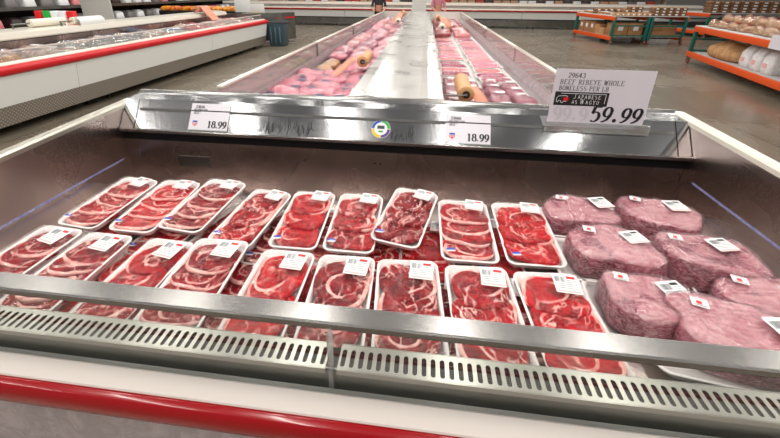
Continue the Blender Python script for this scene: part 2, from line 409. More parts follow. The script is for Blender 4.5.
GL = {
 '5': [line((.13,.97),(.56,.97)), line((.15,.97),(.10,.55)), arc(.28,.32,.26,.32,140,-130)],
 '9': [arc(.31,.66,.22,.31,0,360,22), line((.53,.66),(.50,.40),(.40,.18),(.22,.03),(.08,0))],
 '1': [line((.30,0),(.30,1)), line((.30,1),(.12,.86)), line((.12,0),(.48,0))],
 '8': [arc(.30,.76,.19,.22,0,360,20), arc(.30,.28,.24,.27,0,360,20)],
 '2': [arc(.30,.72,.22,.26,170,-30), line((.50,.60),(.08,.04)), line((.08,.04),(.54,.04))],
 '6': [arc(.30,.30,.22,.28,0,360,20), line((.08,.30),(.12,.62),(.26,.86),(.46,1))],
 '4': [line((.40,0),(.40,1)), line((.40,1),(.05,.30)), line((.05,.30),(.58,.30))],
 '3': [arc(.28,.76,.2,.22,150,-80), arc(.28,.28,.24,.27,85,-150)],
 '7': [line((.08,.96),(.54,.96)), line((.54,.96),(.22,0))],
 'B': [line((.14,0),(.14,1)), line((.02,1),(.3,1)), arc(.3,.76,.2,.24,90,-90), line((.14,.52),(.3,.52)), arc(.3,.26,.25,.26,90,-90), line((.02,0),(.3,0))],
 'E': [line((.14,0),(.14,1)), line((.02,1),(.54,1),(.54,.82)), line((.14,.52),(.42,.52)), line((.02,0),(.56,0),(.56,.2))],
 'F': [line((.14,0),(.14,1)), line((.02,1),(.54,1),(.54,.82)), line((.14,.52),(.42,.52)), line((.02,0),(.28,0))],
 'R': [line((.14,0),(.14,1)), line((.02,1),(.3,1)), arc(.3,.75,.22,.25,90,-90), line((.14,.5),(.3,.5)), line((.3,.5),(.56,0)), line((.02,0),(.26,0))],
 'I': [line((.3,0),(.3,1)), line((.16,0),(.44,0)), line((.16,1),(.44,1))],
 'Y': [line((.3,0),(.3,.5)), line((.3,.5),(.06,1)), line((.3,.5),(.54,1)), line((.18,0),(.42,0)), line((-.02,1),(.16,1)), line((.44,1),(.62,1))],
 'W': [line((.04,1),(.2,0)), line((.2,0),(.34,.95)), line((.34,.95),(.48,0)), line((.48,0),(.64,1)), line((-.06,1),(.14,1)), line((.54,1),(.72,1))],
 'H': [line((.12,0),(.12,1)), line((.5,0),(.5,1)), line((.12,.5),(.5,.5)), line((.02,0),(.22,0)), line((.02,1),(.22,1)), line((.4,0),(.6,0)), line((.4,1),(.6,1))],
 'O': [arc(.31,.5,.26,.5,0,360,24)],
 'L': [line((.14,0),(.14,1)), line((.02,1),(.26,1)), line((.02,0),(.54,0),(.54,.24))],
 'N': [line((.1,0),(.1,1)), line((.1,1),(.52,0)), line((.52,0),(.52,1)), line((0,1),(.14,1)), line((.42,1),(.62,1)), line((0,0),(.2,0))],
 'S': [arc(.3,.75,.2,.24,40,270), arc(.3,.27,.23,.26,90,-140)],
 'P': [line((.14,0),(.14,1)), line((.02,1),(.3,1)), arc(.3,.74,.23,.26,90,-90), line((.14,.48),(.3,.48)), line((.02,0),(.28,0))],
 'J': [line((.36,1),(.36,.2)), arc(.2,.2,.16,.2,0,-160)],
 'A': [line((.3,1),(.06,0)), line((.3,1),(.54,0)), line((.14,.35),(.46,.35))],
 'G': [arc(.32,.5,.26,.5,40,330), line((.55,.1),(.55,.45),(.36,.45))],
 'U': [line((.1,1),(.1,.25)), arc(.3,.25,.2,.25,180,360), line((.5,.25),(.5,1))],
 'M': [line((.08,0),(.08,1)), line((.08,1),(.32,.3)), line((.32,.3),(.56,1)), line((.56,1),(.56,0))],
 'K': [line((.12,0),(.12,1)), line((.5,1),(.12,.45)), line((.2,.55),(.54,0))],
 'T': [line((.3,0),(.3,1)), line((.04,1),(.56,1)), line((.18,0),(.42,0))],
 'D': [line((.12,0),(.12,1)), line((.02,1),(.22,1)), arc(.22,.5,.32,.5,90,-90), line((.02,0),(.22,0))],
 'C': [arc(.33,.5,.27,.5,45,315)],
}
def write(pen, txt, x, z, h, adv=.70, slant=0.0, sx=1.0):
    for c in txt:
        if c == ' ': x += h*adv*.6*sx; continue
        if c == '.':
            pen.disc(x + h*.10, z + h*.09, h*.10); x += h*.32*sx; continue
        w = adv*(1.12 if c == 'W' else (.72 if c == 'I' else 1))
        ox = -.14 if c == 'I' else 0
        for st in GL[c]:
            pen.stroke([(x + h*((px+ox)*sx + slant*pz), z + h*pz) for px, pz in st])
        x += h*w*sx
    return x

# ------------------------------------------------------------------ the near end display case
XL, XR = -1.955, 1.505
case = thing('refrigerated_meat_case', 'stainless open-top meat case with red bumper, full of steak trays', 'display case', (0, 0, 0))
zl = lambda y: .954 + (y-1.385)*(.040/.92)
zr = lambda y: 1.003 + (y-1.607)*(.023/.69)
MB().prism_x([(.66, .08), (2.30, .08), (2.30, zl(2.3)-.01), (.66, zl(.66)-.01)], XL-.05, XL).build('side_panel', M['steel_wall'], case)
MB().prism_x([(.66, .08), (2.30, .08), (2.30, zr(2.3)-.01), (.66, zr(.66)-.01)], XR, XR+.05).build('side_panel', M['steel_wall'], case)
def cap_rail(x0, x1, zf, m, y1=2.36):
    prof = [(x0, -.012), (x1, -.012), (x1, .010), (x1-.008, .020), (x0+.008, .020), (x0, .010)]
    mb = MB(); ys = [.64+(y1-.64)*i/8 for i in range(9)]
    mb.loops([[(x, y, zf(y)+z) for x, z in prof] for y in ys], smooth=False)
    return mb
cap_rail(XL-.055, XL+.006, zl, M['cream']).build('side_rail', M['railtan'], case)
cap_rail(XR-.006, XR+.055, zr, M['cream']).build('side_rail', M['cream'], case)
MB().box(XL, XR, 2.13, 2.16, .4, .80).build('back_panel', M['steel_back'], case)
scr = MB()
for x in (-1.02, -.985, -.72, -.27, -.235, .42, .475, .98):
    scr.tube([(x, 2.131, .70), (x, 2.126, .70)], .0055, 8)
scr.build('screw_hole', M['darkhole'], case)
MB().prism_x([(.746, .60), (.746, .63), (1.78, .63), (1.80, .45), (2.13, .44), (2.13, .40), (1.77, .40), (1.75, .60)], XL, XR).build('deck', M['steel_back'], case)
# canopy
face0, face1 = Vector((0, 2.10, .858)), Vector((0, 2.22, 1.030))
mb = MB().prism_x([(2.10, .858), (2.22, 1.030), (2.335, 1.035), (2.335, .80), (2.16, .80), (2.16, .848), (2.11, .848)], XL+.004, XR-.004)
mb.build('canopy', M['steel_canopy'], case)
MB().prism_x([(2.086, .845), (2.086, .862), (2.10, .866), (2.112, .849), (2.112, .840)], XL+.01, XR+.0).build('canopy_lip', M['steel_rail'], case)
hc = MB().box(XL, XR, 2.128, 2.16, .778, .855)
for i in range(9): hc.box(XL, XR, 2.118, 2.13, .782+i*.0075, .785+i*.0075)
hc.build('air_outlet', M['black'], case)
def on_face(x, s, off=.0):   # s = 0 bottom .. 1 top of the sloping face
    n = Vector((0, -.172, .12)).normalized()
    p = face0.lerp(face1, s) + n*off; return Vector((x, p.y, p.z))
tilt = math.atan2(.12, .172)
for xx in (XL+.10, XR-.075):
    a, b = on_face(xx, 0, .0015), on_face(xx, 1, .0015)
    MB().add([a, a+Vector((.005, 0, 0)), b+Vector((.005, 0, 0)), b], [(0, 1, 2, 3)]).build('canopy_seam', M['darkhole'], case)
# clear price channel strip along the face
mb = MB(); 
a, b = on_face(XL+.12, .62, .004), on_face(XL+.12, .70, .008)
mb.add([a, on_face(XR-.09, .62, .004), on_face(XR-.09, .70, .008), b], [(0, 1, 2, 3)])
mb.build('price_channel', M['steel_rail'], case)
MB().tube([(XL+.0, 2.382, 1.018), (XR+.02, 2.382, 1.018)], .036, 14).build('rear_tube', M['steel_rail'], case)
MB().prism_x([(2.335, 1.02), (2.345, 1.04), (2.36, 1.04), (2.36, .9), (2.335, .9)], XL, XR).build('rear_flashing', M['steel_canopy'], case)
# drips / scuffs on the face
def drips(x0, x1, n, name):
    q = random.Random(int(x1*100)); mb = MB()
    for i in range(n):
        x = q.uniform(x0, x1); s0 = q.uniform(.03, .28); L = q.uniform(.12, .36)
        pts = [(x+q.uniform(-.012, .012), s0+L*t) for t in (0, .35, .7, 1)]; w = q.uniform(.0025, .006)
        vs = [on_face(px-w/2*(1-.5*j/3), ps, .001) for j, (px, ps) in enumerate(pts)] + [on_face(px+w/2*(1-.5*j/3), ps, .001) for j, (px, ps) in enumerate(pts)]
        mb.add(vs, [(j, j+1, 4+j+1, 4+j) for j in range(3)])
    mb.build(name, M['ink'], case)
drips(-1.02, -.66, 62, 'drip_marks'); drips(-.17, -.04, 26, 'drip_marks')
# blue load-limit strips on the inner side walls
def wstrip(x, y0, z0, y1, z1, sgn):
    mb = MB(); d = .0012*sgn
    mb.add([(x+d, y0, z0-.006), (x+d, y1, z1-.006), (x+d, y1, z1+.006), (x+d, y0, z0+.006), (x, y0, z0-.006), (x, y1, z1-.006), (x, y1, z1+.006), (x, y0, z0+.006)],
           [(0,1,2,3),(4,5,6,7),(0,1,5,4),(2,3,7,6),(0,3,7,4),(1,2,6,5)])
    return mb
wstrip(XL, .9, .646, 2.07, .652, 1).build('load_line_strip', M['strip'], case)
wstrip(XR, 1.0, .722, 2.04, .735, -1).build('load_line_strip', M['strip'], case)
# notice plates on the back panel
MB().box(-1.60, -1.38, 2.124, 2.13, .60, .675).build('data_plate', M['steel_dull'], case)
# front duct and grilles
mb = MB().box(XL, XR, .742, .746, .60, .749).box(XL, XR, .690, .70, .655, .735).box(XL, XR, .69, .746, .60, .655)
mb.box(XL, XR, .70, .7705, .733, .737)  # added black sheet close under the slots, painting in their inner shade
mb.build('duct_and_shade_sheet', M['darkhole'], case)
MB().prism_x([(.6895, .655), (.6895, .742), (.6935, .749), (.698, .749), (.698, .655)], XL, XR).build('duct_face', M['steel_dull'], case)
def grille(x0, x1):
    mb = MB(); pitch = .0243; n = int((x1-x0-.03)/pitch); px = (x1-x0)/n
    ya, yb = .692, .772; z = .751
    def stad(cx, r, c0, c1):
        pts = []
        for k in range(7): a = PI*k/6; pts.append((cx+r*math.cos(a), c1+r*math.sin(a)))
        for k in range(7): a = PI+PI*k/6; pts.append((cx+r*math.cos(a), c0+r*math.sin(a)))
        return pts
    for i in range(n):
        cx = x0+px*(i+.5); r = .0066; ring = stad(cx, r, .708, .750)
        m = len(ring); vs = [(x, y, z) for x, y in ring]+[(x, y, z-.0015) for x, y in ring]
        vs += [(cx+px/2, ya, z), (cx+px/2, yb, z), (cx, yb, z), (cx-px/2, yb, z), (cx-px/2, ya, z), (cx, ya, z)]
        o = 2*m
        fs = [(k, (k+1) % m, m+(k+1) % m, m+k) for k in range(m)]
        fs.append([o, o+1, o+2, 3, 2, 1, 0, 13, 12, 11, 10, o+5])
        fs.append([o+5, 10, 9, 8, 7, 6, 5, 4, 3, o+2, o+3, o+4])
        mb.add(vs, fs)
    mb.box(x0, x1, .7715, .773, .742, .752).box(x0, x1, .6885, .6905, .735, .752)
    return mb
grille(XL+.005, -.222).build('air_grille', M['steel_grille'], case)
grille(-.190, XR-.005).build('air_grille', M['steel_grille'], case)
# glass, post, handrail
MB().box(XL, -.212, .694-.0055, .694-.001, .675, .892).build('front_glass', M['glass'], case)
MB().box(-.196, XR, .694-.0055, .694-.001, .675, .892).build('front_glass', M['glass'], case)
MB().box(-.211, -.1975, .682, .70, .672, .888, bev=.002).build('glass_post', M['plexi'], case)
MB().prism_x([(.694, .894), (.6935, .912), (.698, .917), (.752, .917), (.757, .912), (.757, .903), (.752, .898), (.700, .896), (.700, .894)], XL-.02, XR+.02).build('handrail', M['steel_rail'], case)
# ledges in front of the glass
MB().prism_x([(.688, .655), (.688, .678), (.668, .672), (.664, .655)], XL, XR).build('glass_channel', M['steel_dull'], case)
MB().prism_x([(.670, .66), (.670, .684), (.664, .688), (.606, .688), (.600, .680), (.600, .655)], XL-.03, XR+.03).build('ledge_trim', M['whitec'], case)
prof = [(.600, .688)] + [(.594-.026*math.sin(a), .643+.044*math.cos(a)) for a in [PI*k/10 for k in range(11)]] + [(.60, .60)]
MB().prism_x(prof, XL-.05, XR+.05, smooth=True).build('bumper', M['red'], case)
MB().box(XL-.03, XR+.03, .60, .66, .12, .656).build('front_panel', M['plate'], case)
MB().box(XL-.03, XR+.03, .66, 2.30, .08, .12).build('base', M['steel_dull'], case)
for x in (-1.7, -.9, .0, .8, 1.35):
    for y in (.8, 2.1):
        MB().tube([(x, y, 0), (x, y, .02), (x, y, .02), (x, y, .09)], [.035, .03, .015, .015], 10).build('leg', M['steel_dull'], case)

# round thermometer on the canopy
th = thing('round_thermometer', 'round four-colour thermometer stuck on the steel canopy face', 'thermometer', on_face(-.236, .39, .001), (-(PI/2-tilt)+PI/2, 0, 0))
th.rotation_euler = (-tilt, 0, 0)
def ringseg(r0, r1, a0, a1, y=-.003, n=10):
    mb = MB(); pts0 = [(r0*math.cos(a0+(a1-a0)*k/n), y, r0*math.sin(a0+(a1-a0)*k/n)) for k in range(n+1)]
    pts1 = [(r1*math.cos(a0+(a1-a0)*k/n), y, r1*math.sin(a0+(a1-a0)*k/n)) for k in range(n+1)]
    mb.add(pts0+pts1, [(k, k+1, n+2+k, n+1+k) for k in range(n)]); return mb
d = MB(); n = 28; d.loops([[(r*math.cos(2*PI*k/n), y, r*math.sin(2*PI*k/n)) for k in range(n)] for r, y in ((.058, 0), (.058, -.002), (.055, -.0025))], smooth=False)
d.build('dial', M['label'], th)
for a0, m in ((0, 'green'), (PI/2, 'inkblue'), (PI, 'yellow'), (1.5*PI, 'purple')):
    ringseg(.040, .056, a0+.04, a0+PI/2-.04).build('colour_band', M[m], th)
MB().box(-.022, .022, -.005, -.002, .000, .020, bev=.001).build('display', M['lcd'], th)
MB().box(-.014, .014, -.0035, -.002, -.022, -.012).build('green_mark', M['green'], th)

# ------------------------------------------------------------------ price signs
def small_sign(xc, w, code, label):
    t = thing('price_sign', label, 'price sign', on_face(xc, .07, .006), (-tilt, 0, 0))
    h = .178
    MB().box(-w/2, w/2, 0, .0015, 0, h).build('card', M['card'], t)
    MB().box(-w/2-.004, w/2+.004, -.002, .004, -.006, .004).build('holder', M['plexi'], t)
    p = Pen(.0055, .0022); write(p, code, -w/2+.028, h-.032, .018); p.mb.build('item_number', M['inkgrey'], t, (0, -.0012, 0))
    p = Pen(.0026, .0012)
    for i, s in enumerate(('BEEF RIBEYE STEAK', 'BONELESS', 'PER LB')): write(p, s, -w/2+.022, h-.046-.0125*i, .008, .72)
    p.mb.build('small_print', M['inkgrey'], t, (0, -.0012, 0))
    p = Pen(.0100, .0040); write(p, '18.99', w/2-.136, .018, .044, .66); p.mb.build('price', M['ink'], t, (0, -.0012, 0))
    g = MB()
    g.prism_y([(-.016, .0), (.016, .0), (.016, -.010), (-.016, -.010)], -.0014, -.001).build('shield_top', M['inkblue'], t, (-w/2+.040, 0, .062))
    g = MB(); g.prism_y([(-.018, 0), (.018, 0), (.014, -.012), (0, -.022), (-.014, -.012)], -.0014, -.001).build('shield', M['inkred'], t, (-w/2+.040, 0, .048))
    g = MB()
    for k in (-1, 0, 1): g.box(k*.009-.0018, k*.009+.0018, -.0018, -.0014, -.013, -.002)
    g.build('shield_stripe', M['label'], t, (-w/2+.040, 0, .048))
small_sign(-1.343, .262, '33876', 'white price card reading 18.99 at the left end of the canopy')
small_sign(.282, .262, '33666', 'white price card reading 18.99 beside the round thermometer')
bs = thing('price_sign', 'large upright sign reading 59.99 for beef ribeye whole', 'price sign', (.978, 2.165, 1.005), (0, 0, 0))
sw, sh = .512, .312
MB().box(-sw/2, sw/2, -.0008, .0008, 0, sh).build('card', M['card'], bs)
hb = MB().box(-sw/2-.01, sw/2+.04, -.012, -.004, -.045, .010).box(-sw/2-.01, sw/2+.04, -.012, .035, -.048, -.043)
hb.build('holder', M['plexi'], bs)
p = Pen(.0048, .0022); write(p, '29643', -sw/2+.066, sh-.048, .027, .68); p.mb.build('item_number', M['inkgrey'], bs, (0, -.0016, 0))
p = Pen(.0042, .0020); write(p, 'BEEF RIBEYE WHOLE', -sw/2+.030, sh-.084, .026, .74, 0, 1.09); write(p, 'BONELESS PER LB', -sw/2+.030, sh-.118, .025, .74, 0, 1.0)
p.mb.build('description', M['inkgrey'], bs, (0, -.0016, 0))
bd = MB().box(-sw/2+.016, -sw/2+.300, -.0018, -.0010, .108, .186).build('badge', M['ink'], bs)
fr = MB()
x0, x1, z0, z1 = -sw/2+.026, -sw/2+.286, .114, .178
for a in ((x0+.02, x1, z1-.0025, z1), (x1-.0025, x1, z0+.01, z1)): fr.box(a[0], a[1], -.0022, -.0018, a[2], a[3])
fr.build('badge_border', M['label'], bd)
p = Pen(.0026, .0026)
p.stroke([(x0+.004, .128), (x0+.002, .150), (x0+.010, .160), (x0+.022, .162), (x0+.050, .164), (x0+.060, .158)])
p.stroke([(x0+.004, .128), (x0+.012, .126), (x0+.014, .136), (x0+.026, .134), (x0+.030, .122), (x0+.038, .124), (x0+.040, .132), (x0+.056, .130)])
p.mb.build('cow_outline', M['label'], bd, (0, -.0022, 0))
p = Pen(.01, .01); p.disc(x0+.052, .144, .014); p.mb.build('red_dot', M['inkred'], bd, (0, -.0021, 0))
p = Pen(.0021, .0018)
def caps(p, s, x, z, h):
    first = True
    for c in s:
        hh = h if first or c == ' ' else h*.74; x = write(p, c, x, z, hh, .88, 0, 1.05); first = (c == ' ')
    return x
caps(p, 'JAPANESE', x0+.090, .149, .026); write(p, 'AS', x0+.086, .119, .020, .82); caps(p, 'WAGYU', x0+.130, .119, .028)
p.mb.build('badge_lettering', M['label'], bd, (0, -.0022, 0))
p = Pen(.0175, .0068); write(p, '59', -.034, .020, .088, .68, .12); p.disc(.102, .030, .0110)
write(p, '99', .126, .020, .085, .68, .12); p.mb.build('price', M['ink'], bs, (0, -.0016, 0))
p = Pen(.0175, .0068); write(p, '99', -.225, .022, .075, .68, -.1); p.disc(-.115, .030, .0095); write(p, '9', -.085, .022, .075, .68, -.1)
p.mb.build('show_through_digits', M['inkfaint'], bs, (0, -.0014, 0))

# ------------------------------------------------------------------ meat trays
TW, TL = .216, .41
def tray_mesh(w, l, h=.03):
    mb = MB(); r = .034
    mb.loops([rrect(w*.86, l*.92, r*.8, 0), rrect(w*.90, l*.94, r*.9, .004), rrect(w-.008, l-.008, r, h-.006), rrect(w, l, r, h-.004), rrect(w, l, r, h),
              rrect(w-.016, l-.016, r-.006, h), rrect(w*.90-.012, l*.94-.012, r-.008, .008), rrect(w*.86, l*.90, r*.7, .006)])
    return mb.mesh('foam_tray')
def film_mesh(w, l, h=.03, top=.050, seed=0, nx=12, ny=22):
    mb = MB(); vs = []; 
    for j in range(ny+1):
        for i in range(nx+1):
            u = i/nx*2-1; v = j/ny*2-1
            ex = min(1, (1-abs(u))/.16); ey = min(1, (1-abs(v))/.10); e = math.sin(PI/2*max(0, min(ex, ey)))
            cr = max(0, abs(u)-.72)/.28; cq = max(0, abs(v)-.84)/.16; k = 1-.045*cr*cq
            z = h+.0012 + (top-h)*e + .0016*vn(u*4+seed, v*7, seed)*e
            vs.append((u*w/2*.985*k, v*l/2*.99*k, z))
    fs = [(j*(nx+1)+i, j*(nx+1)+i+1, (j+1)*(nx+1)+i+1, (j+1)*(nx+1)+i) for j in range(ny) for i in range(nx)]
    mb.add(vs, fs, 0, True); return mb.mesh('wrap_film')
def steak_mesh(w, l, t, seed, fatang, fatw=.9, kernel=True, nr=7, na=56):
    """irregular rounded slab; the fat attribute is 1 on the fat cap and along the seam between the muscles"""
    q = random.Random(seed); vs = []; fat = []
    ph = [q.uniform(0, 6.28) for _ in range(5)]
    def out(a):
        c, s_ = math.cos(a), math.sin(a); n = 2.7
        k = (abs(c)**n + abs(s_)**n)**(-1/n)
        return k*(1+.05*math.sin(2*a+ph[0])+.045*math.sin(3*a+ph[1])+.025*math.sin(5*a+ph[2]))
    kx, ky, kr = q.uniform(-.25, .25), q.uniform(-.2, .2), q.uniform(.5, .64); ka = q.uniform(0, 6.28)
    def fatv(x, y, rr, a):
        d = math.cos(a-fatang); f = max(0, (rr-(1-.20*max(.15, d)*fatw))/.07)
        f = min(1, f)*(.35+.65*max(0, .5+.5*d))
        if kernel:
            e = math.hypot(x-kx, (y-ky))-kr*(1+.12*math.sin(2*math.atan2(y-ky, x-kx)+ph[3])); aa = math.atan2(y-ky, x-kx)
            g = max(0, 1-abs(e)/.075)*max(0, .5+.8*math.cos(aa-ka)); f = max(f, min(1, g*1.1))
        return f
    def ring(rr, z, nz):
        for k in range(na):
            a = 2*PI*k/na; o = out(a); x, y = math.cos(a)*o*rr, math.sin(a)*o*rr
            bz = nz*(.0030*vn(x*3.3+seed, y*3.3, 1)+.0016*vn(x*9, y*9+seed, 3))
            vs.append((x*w/2, y*l/2, z+bz)); fat.append(fatv(x, y, rr, a))
    spec = [(.90, 0, 0), (.98, t*.25, 0), (1.0, t*.6, .3), (.98, t*.88, 1), (.94, t, 1)]+[(.89-.055*i_, t, 1) for i_ in range(16)]
    for s_ in spec: ring(*s_)
    fs = []
    for i in range(len(spec)-1):
        for k in range(na): fs.append((i*na+k, i*na+(k+1) % na, (i+1)*na+(k+1) % na, (i+1)*na+k))
    fs.append(list(range(na))[::-1]); fs.append(list(range((len(spec)-1)*na, len(spec)*na)))
    mb = MB().add(vs, fs, 0, True); me = mb.mesh('steak')
    at = me.attributes.new('fat', 'FLOAT', 'POINT'); at.data.foreach_set('value', fat)
    return me
STEAKS = {}
def steak(w, l, t, seed, fa, m):
    me = steak_mesh(w, l, t, seed, fa); me.materials.append(M[m]); return me

PRINTM = None
def label_parts(t, w, l, x, y, z, rz, kind='beef', rx=0):
    lb = child('price_label', MB().box(-w/2, w/2, -l/2, l/2, 0, .0006).mesh('price_label'), M['label'], t, (x, y, z), (rx, 0, rz))
    mb = MB(); q = random.Random(int(w*1000)); zz = .0012
    def bar(x0, x1, y0, y1, mi): mb.add([(x0, y0, zz), (x1, y0, zz), (x1, y1, zz), (x0, y1, zz)], [(0, 1, 2, 3)], mi)
    xx = -w*.42
    while xx < -w*.02:
        b = q.uniform(.0008, .0026); bar(xx, xx+b, l*.05, l*.36, 0); xx += b+q.uniform(.0008, .002)
    bar(w*.05, w*.40, l*.26, l*.40, 1)
    for k, (a, b) in enumerate(((.04, .42), (.04, .36), (-.42, .42), (-.42, .30), (-.42, .40))):
        yy = l*(.16-.105*k); bar(w*a, w*b, yy, yy+l*.028, 0)
    bar(-w*.46, w*.46, -l*.46, -l*.36, 2)
    o = child('print', mb.mesh('print'), [M['inkgrey'], M['inkred'] if kind == 'beef' else M['ink'], M['pinkpaper']], lb)
    return lb

def make_tray(kind, seed, w=TW, l=TL, big=False, sticker=True):
    q = random.Random(seed)
    t = thing('steak_tray', 'x', 'meat tray')
    child('foam_tray', tray_mesh(w, l), M['foam'], t)
    iw, il = w*.90, l*.94
    mt = ['beef', 'beefB', 'beefC'][kind[1]]
    n = kind[0]
    step = il/n; sl = step*(1.22 if n == 2 else 1.35 if n == 3 else 1.75 if n == 4 else 2.1)
    sl = min(sl, il*.62); y = -il/2+sl/2-.002; dy = (il-sl)/(n-1)
    for i in range(n):
        tz = .020 if n < 4 else .015
        fa = q.choice([0, PI, PI/2, .6, 2.4]) if n < 4 else PI/2*3+q.uniform(-.4, .4)
        yy = y+dy*i
        pitch = -.085 if n < 4 else -.13
        sm = steak(iw*q.uniform(.99, 1.04), sl, tz, seed*31+i, fa, mt)
        # nearest slice lowest at its near edge; each overlaps the next one
        o = child('steak', sm, None, t, (q.uniform(-.004, .004), yy, .0105+.003*(i % 2)), (pitch, 0, q.uniform(-.14, .14)))
    child('wrap_film', film_mesh(w, l, seed=seed), M['film'], t)
    lw, ll = (.080, .076) if not big else (.086, .092)
    label_parts(t, lw, ll, w*.20+(w-TW)*.2, l*.36 if not big else l*.33, .0522, -.10+q.uniform(-.05, .05))
    if sticker:
        st = child('grade_sticker', MB().box(-.017, .017, -.010, .012, 0, .0005).mesh('grade_sticker'), M['label'], t, (-w*.33, -l*.40, .047), (-.12, 0, .1))
        child('sticker_band', MB().box(-.0165, .0165, -.002, .0115, .0005, .0009).mesh('sticker_band'), M['inkblue'], st)
    return t

kinds = [(3, 0), (3, 2), (3, 1), (4, 0), (4, 1), (2, 0), (2, 2), (5, 1), (3, 0), (2, 1)]
# x, y, z(centre of base), yaw deg, pitch rad, kind, seed, scale, big label, label text
LOWZ = .632
rows = [
 # back row, left to right
 (-1.493, 1.446, .708, -6, .08, (4, 0), 1, 1.0, 0, 'steak tray in the back row touching the left steel wall'),
 (-1.240, 1.440, .711, -1.5, .08, (4, 2), 2, 1.0, 0, 'tray of overlapping steaks, second from left wall in back row'),
 (-1.012, 1.466, .718, -6.5, .08, (4, 1), 3, 1.02, 0, 'tray of shingled steaks riding over the lower tray, back row left'),
 (-.748, 1.410, .708, -8, .08, (3, 0), 4, .97, 0, 'steak tray turned left, before the first straight one in back row'),
 (-.504, 1.424, .708, .5, .08, (3, 2), 5, .97, 0, 'bright red steak tray in back row below the long drip marks'),
 (-.269, 1.432, .708, 0, .08, (3, 0), 6, 1.0, 0, 'back row steak tray just left of the crooked tray'),
 (-.040, 1.482, .726, -13, .09, (3, 1), 7, 1.0, 0, 'crooked steak tray raised above its neighbours in the back row'),
 (.224, 1.436, .708, .8, .08, (4, 0), 8, 1.07, 0, 'tray of four steaks right of the crooked tray, back row'),
 (.480, 1.445, .708, 1.5, .08, (3, 2), 9, 1.08, 0, 'last steak tray of the back row, beside the marbled roasts'),
 # front row, left to right
 (-1.545, 1.014, .688, -4.5, .05, (5, 1), 11, .98, 1, 'dark sliced beef tray in the front corner by the left wall'),
 (-1.290, .994, .690, -2, .05, (5, 1), 12, 1.0, 1, 'dark sliced beef tray second from left in the front row'),
 (-1.010, .990, .688, -3, .05, (3, 0), 13, .97, 1, 'front row tray half covered by the raised tray on its right'),
 (-.775, 1.005, .701, 1.5, .05, (4, 1), 14, 1.04, 1, 'raised tray of fatty beef overlapping its left neighbour, front row'),
 (-.494, .988, .688, 0, .04, (2, 2), 15, 1.0, 1, 'front row tray of two round bright steaks under the handrail'),
 (-.248, .988, .688, 2, .04, (2, 1), 16, 1.02, 1, 'front row steak tray directly behind the clear glass post'),
 (-.006, .994, .688, 4, .04, (3, 1), 17, 1.08, 1, 'large steak tray in the front row just right of glass post'),
 (.250, .992, .688, 3.5, .04, (3, 0), 18, 1.08, 1, 'front row steak tray between two wide trays, centre of case'),
 (.505, .990, .688, 4, .04, (3, 2), 19, 1.1, 1, 'last beef steak tray of the front row beside the roasts'),
]
TR = []
for x, y, z, yaw, pt, kd, sd, sc, big, lab in rows:
    t = make_tray(kd, sd, TW*sc, TL if not big else .445, bool(big), sticker=not big)
    t.location = (x, y-(.016 if big else 0), z); t.rotation_euler = (pt, 0, math.radians(yaw))
    tag(t, lab, 'meat tray', 'steak trays in the near case'); TR.append(t)
low = [
 (-1.385, 1.43, -3, 1, 'covered steak tray beneath the two leftmost back trays'),
 (-1.125, 1.36, -5, 2, 'partly hidden tray under the shingled steaks, back row left'),
 (-.875, 1.37, -8, 3, 'tray showing between shingled and left-turned trays, lower layer'),
 (-.60, 1.37, -4, 4, 'lower tray glimpsed between left-turned and straight trays'),
 (-.385, 1.42, 0, 5, 'lower tray hidden under the pair before the crooked tray'),
 (-.155, 1.40, 2, 6, 'lower steak tray peeking out left below the crooked tray'),
 (.06, 1.36, -2, 7, 'lower steak tray under the crooked tray right corner'),
 (.345, 1.42, 1, 8, 'lower tray under the last two steak trays, back row'),
 (-1.42, 1.02, -3, 9, 'lower tray under the two dark sliced beef trays'),
 (-1.135, 1.035, -4, 10, 'lower tray with label visible right of dark sliced beef'),
 (-.885, .99, 0, 11, 'lower tray under the raised fatty beef tray'),
 (-.635, 1.02, -2, 12, 'lower tray with label visible left of the round steaks'),
 (-.37, 1.0, 1, 13, 'lower tray under the pair behind the glass post'),
 (-.12, 1.0, 2, 14, 'lower tray under trays just right of the glass post'),
 (.125, 1.0, 3, 15, 'lower tray beneath the centre front row steak trays'),
 (.38, 1.0, 2, 16, 'lower tray under the last two front row trays'),
]
for x, y, yaw, k, lab in low:
    src = TR[(k*5) % 9] if k < 9 else TR[9+(k*4) % 9]
    t = copy_tree(src); t.location = (x, y, LOWZ); t.rotation_euler = (0, 0, math.radians(yaw)); 
    tag(t, lab, 'meat tray', 'lower layer steak trays')

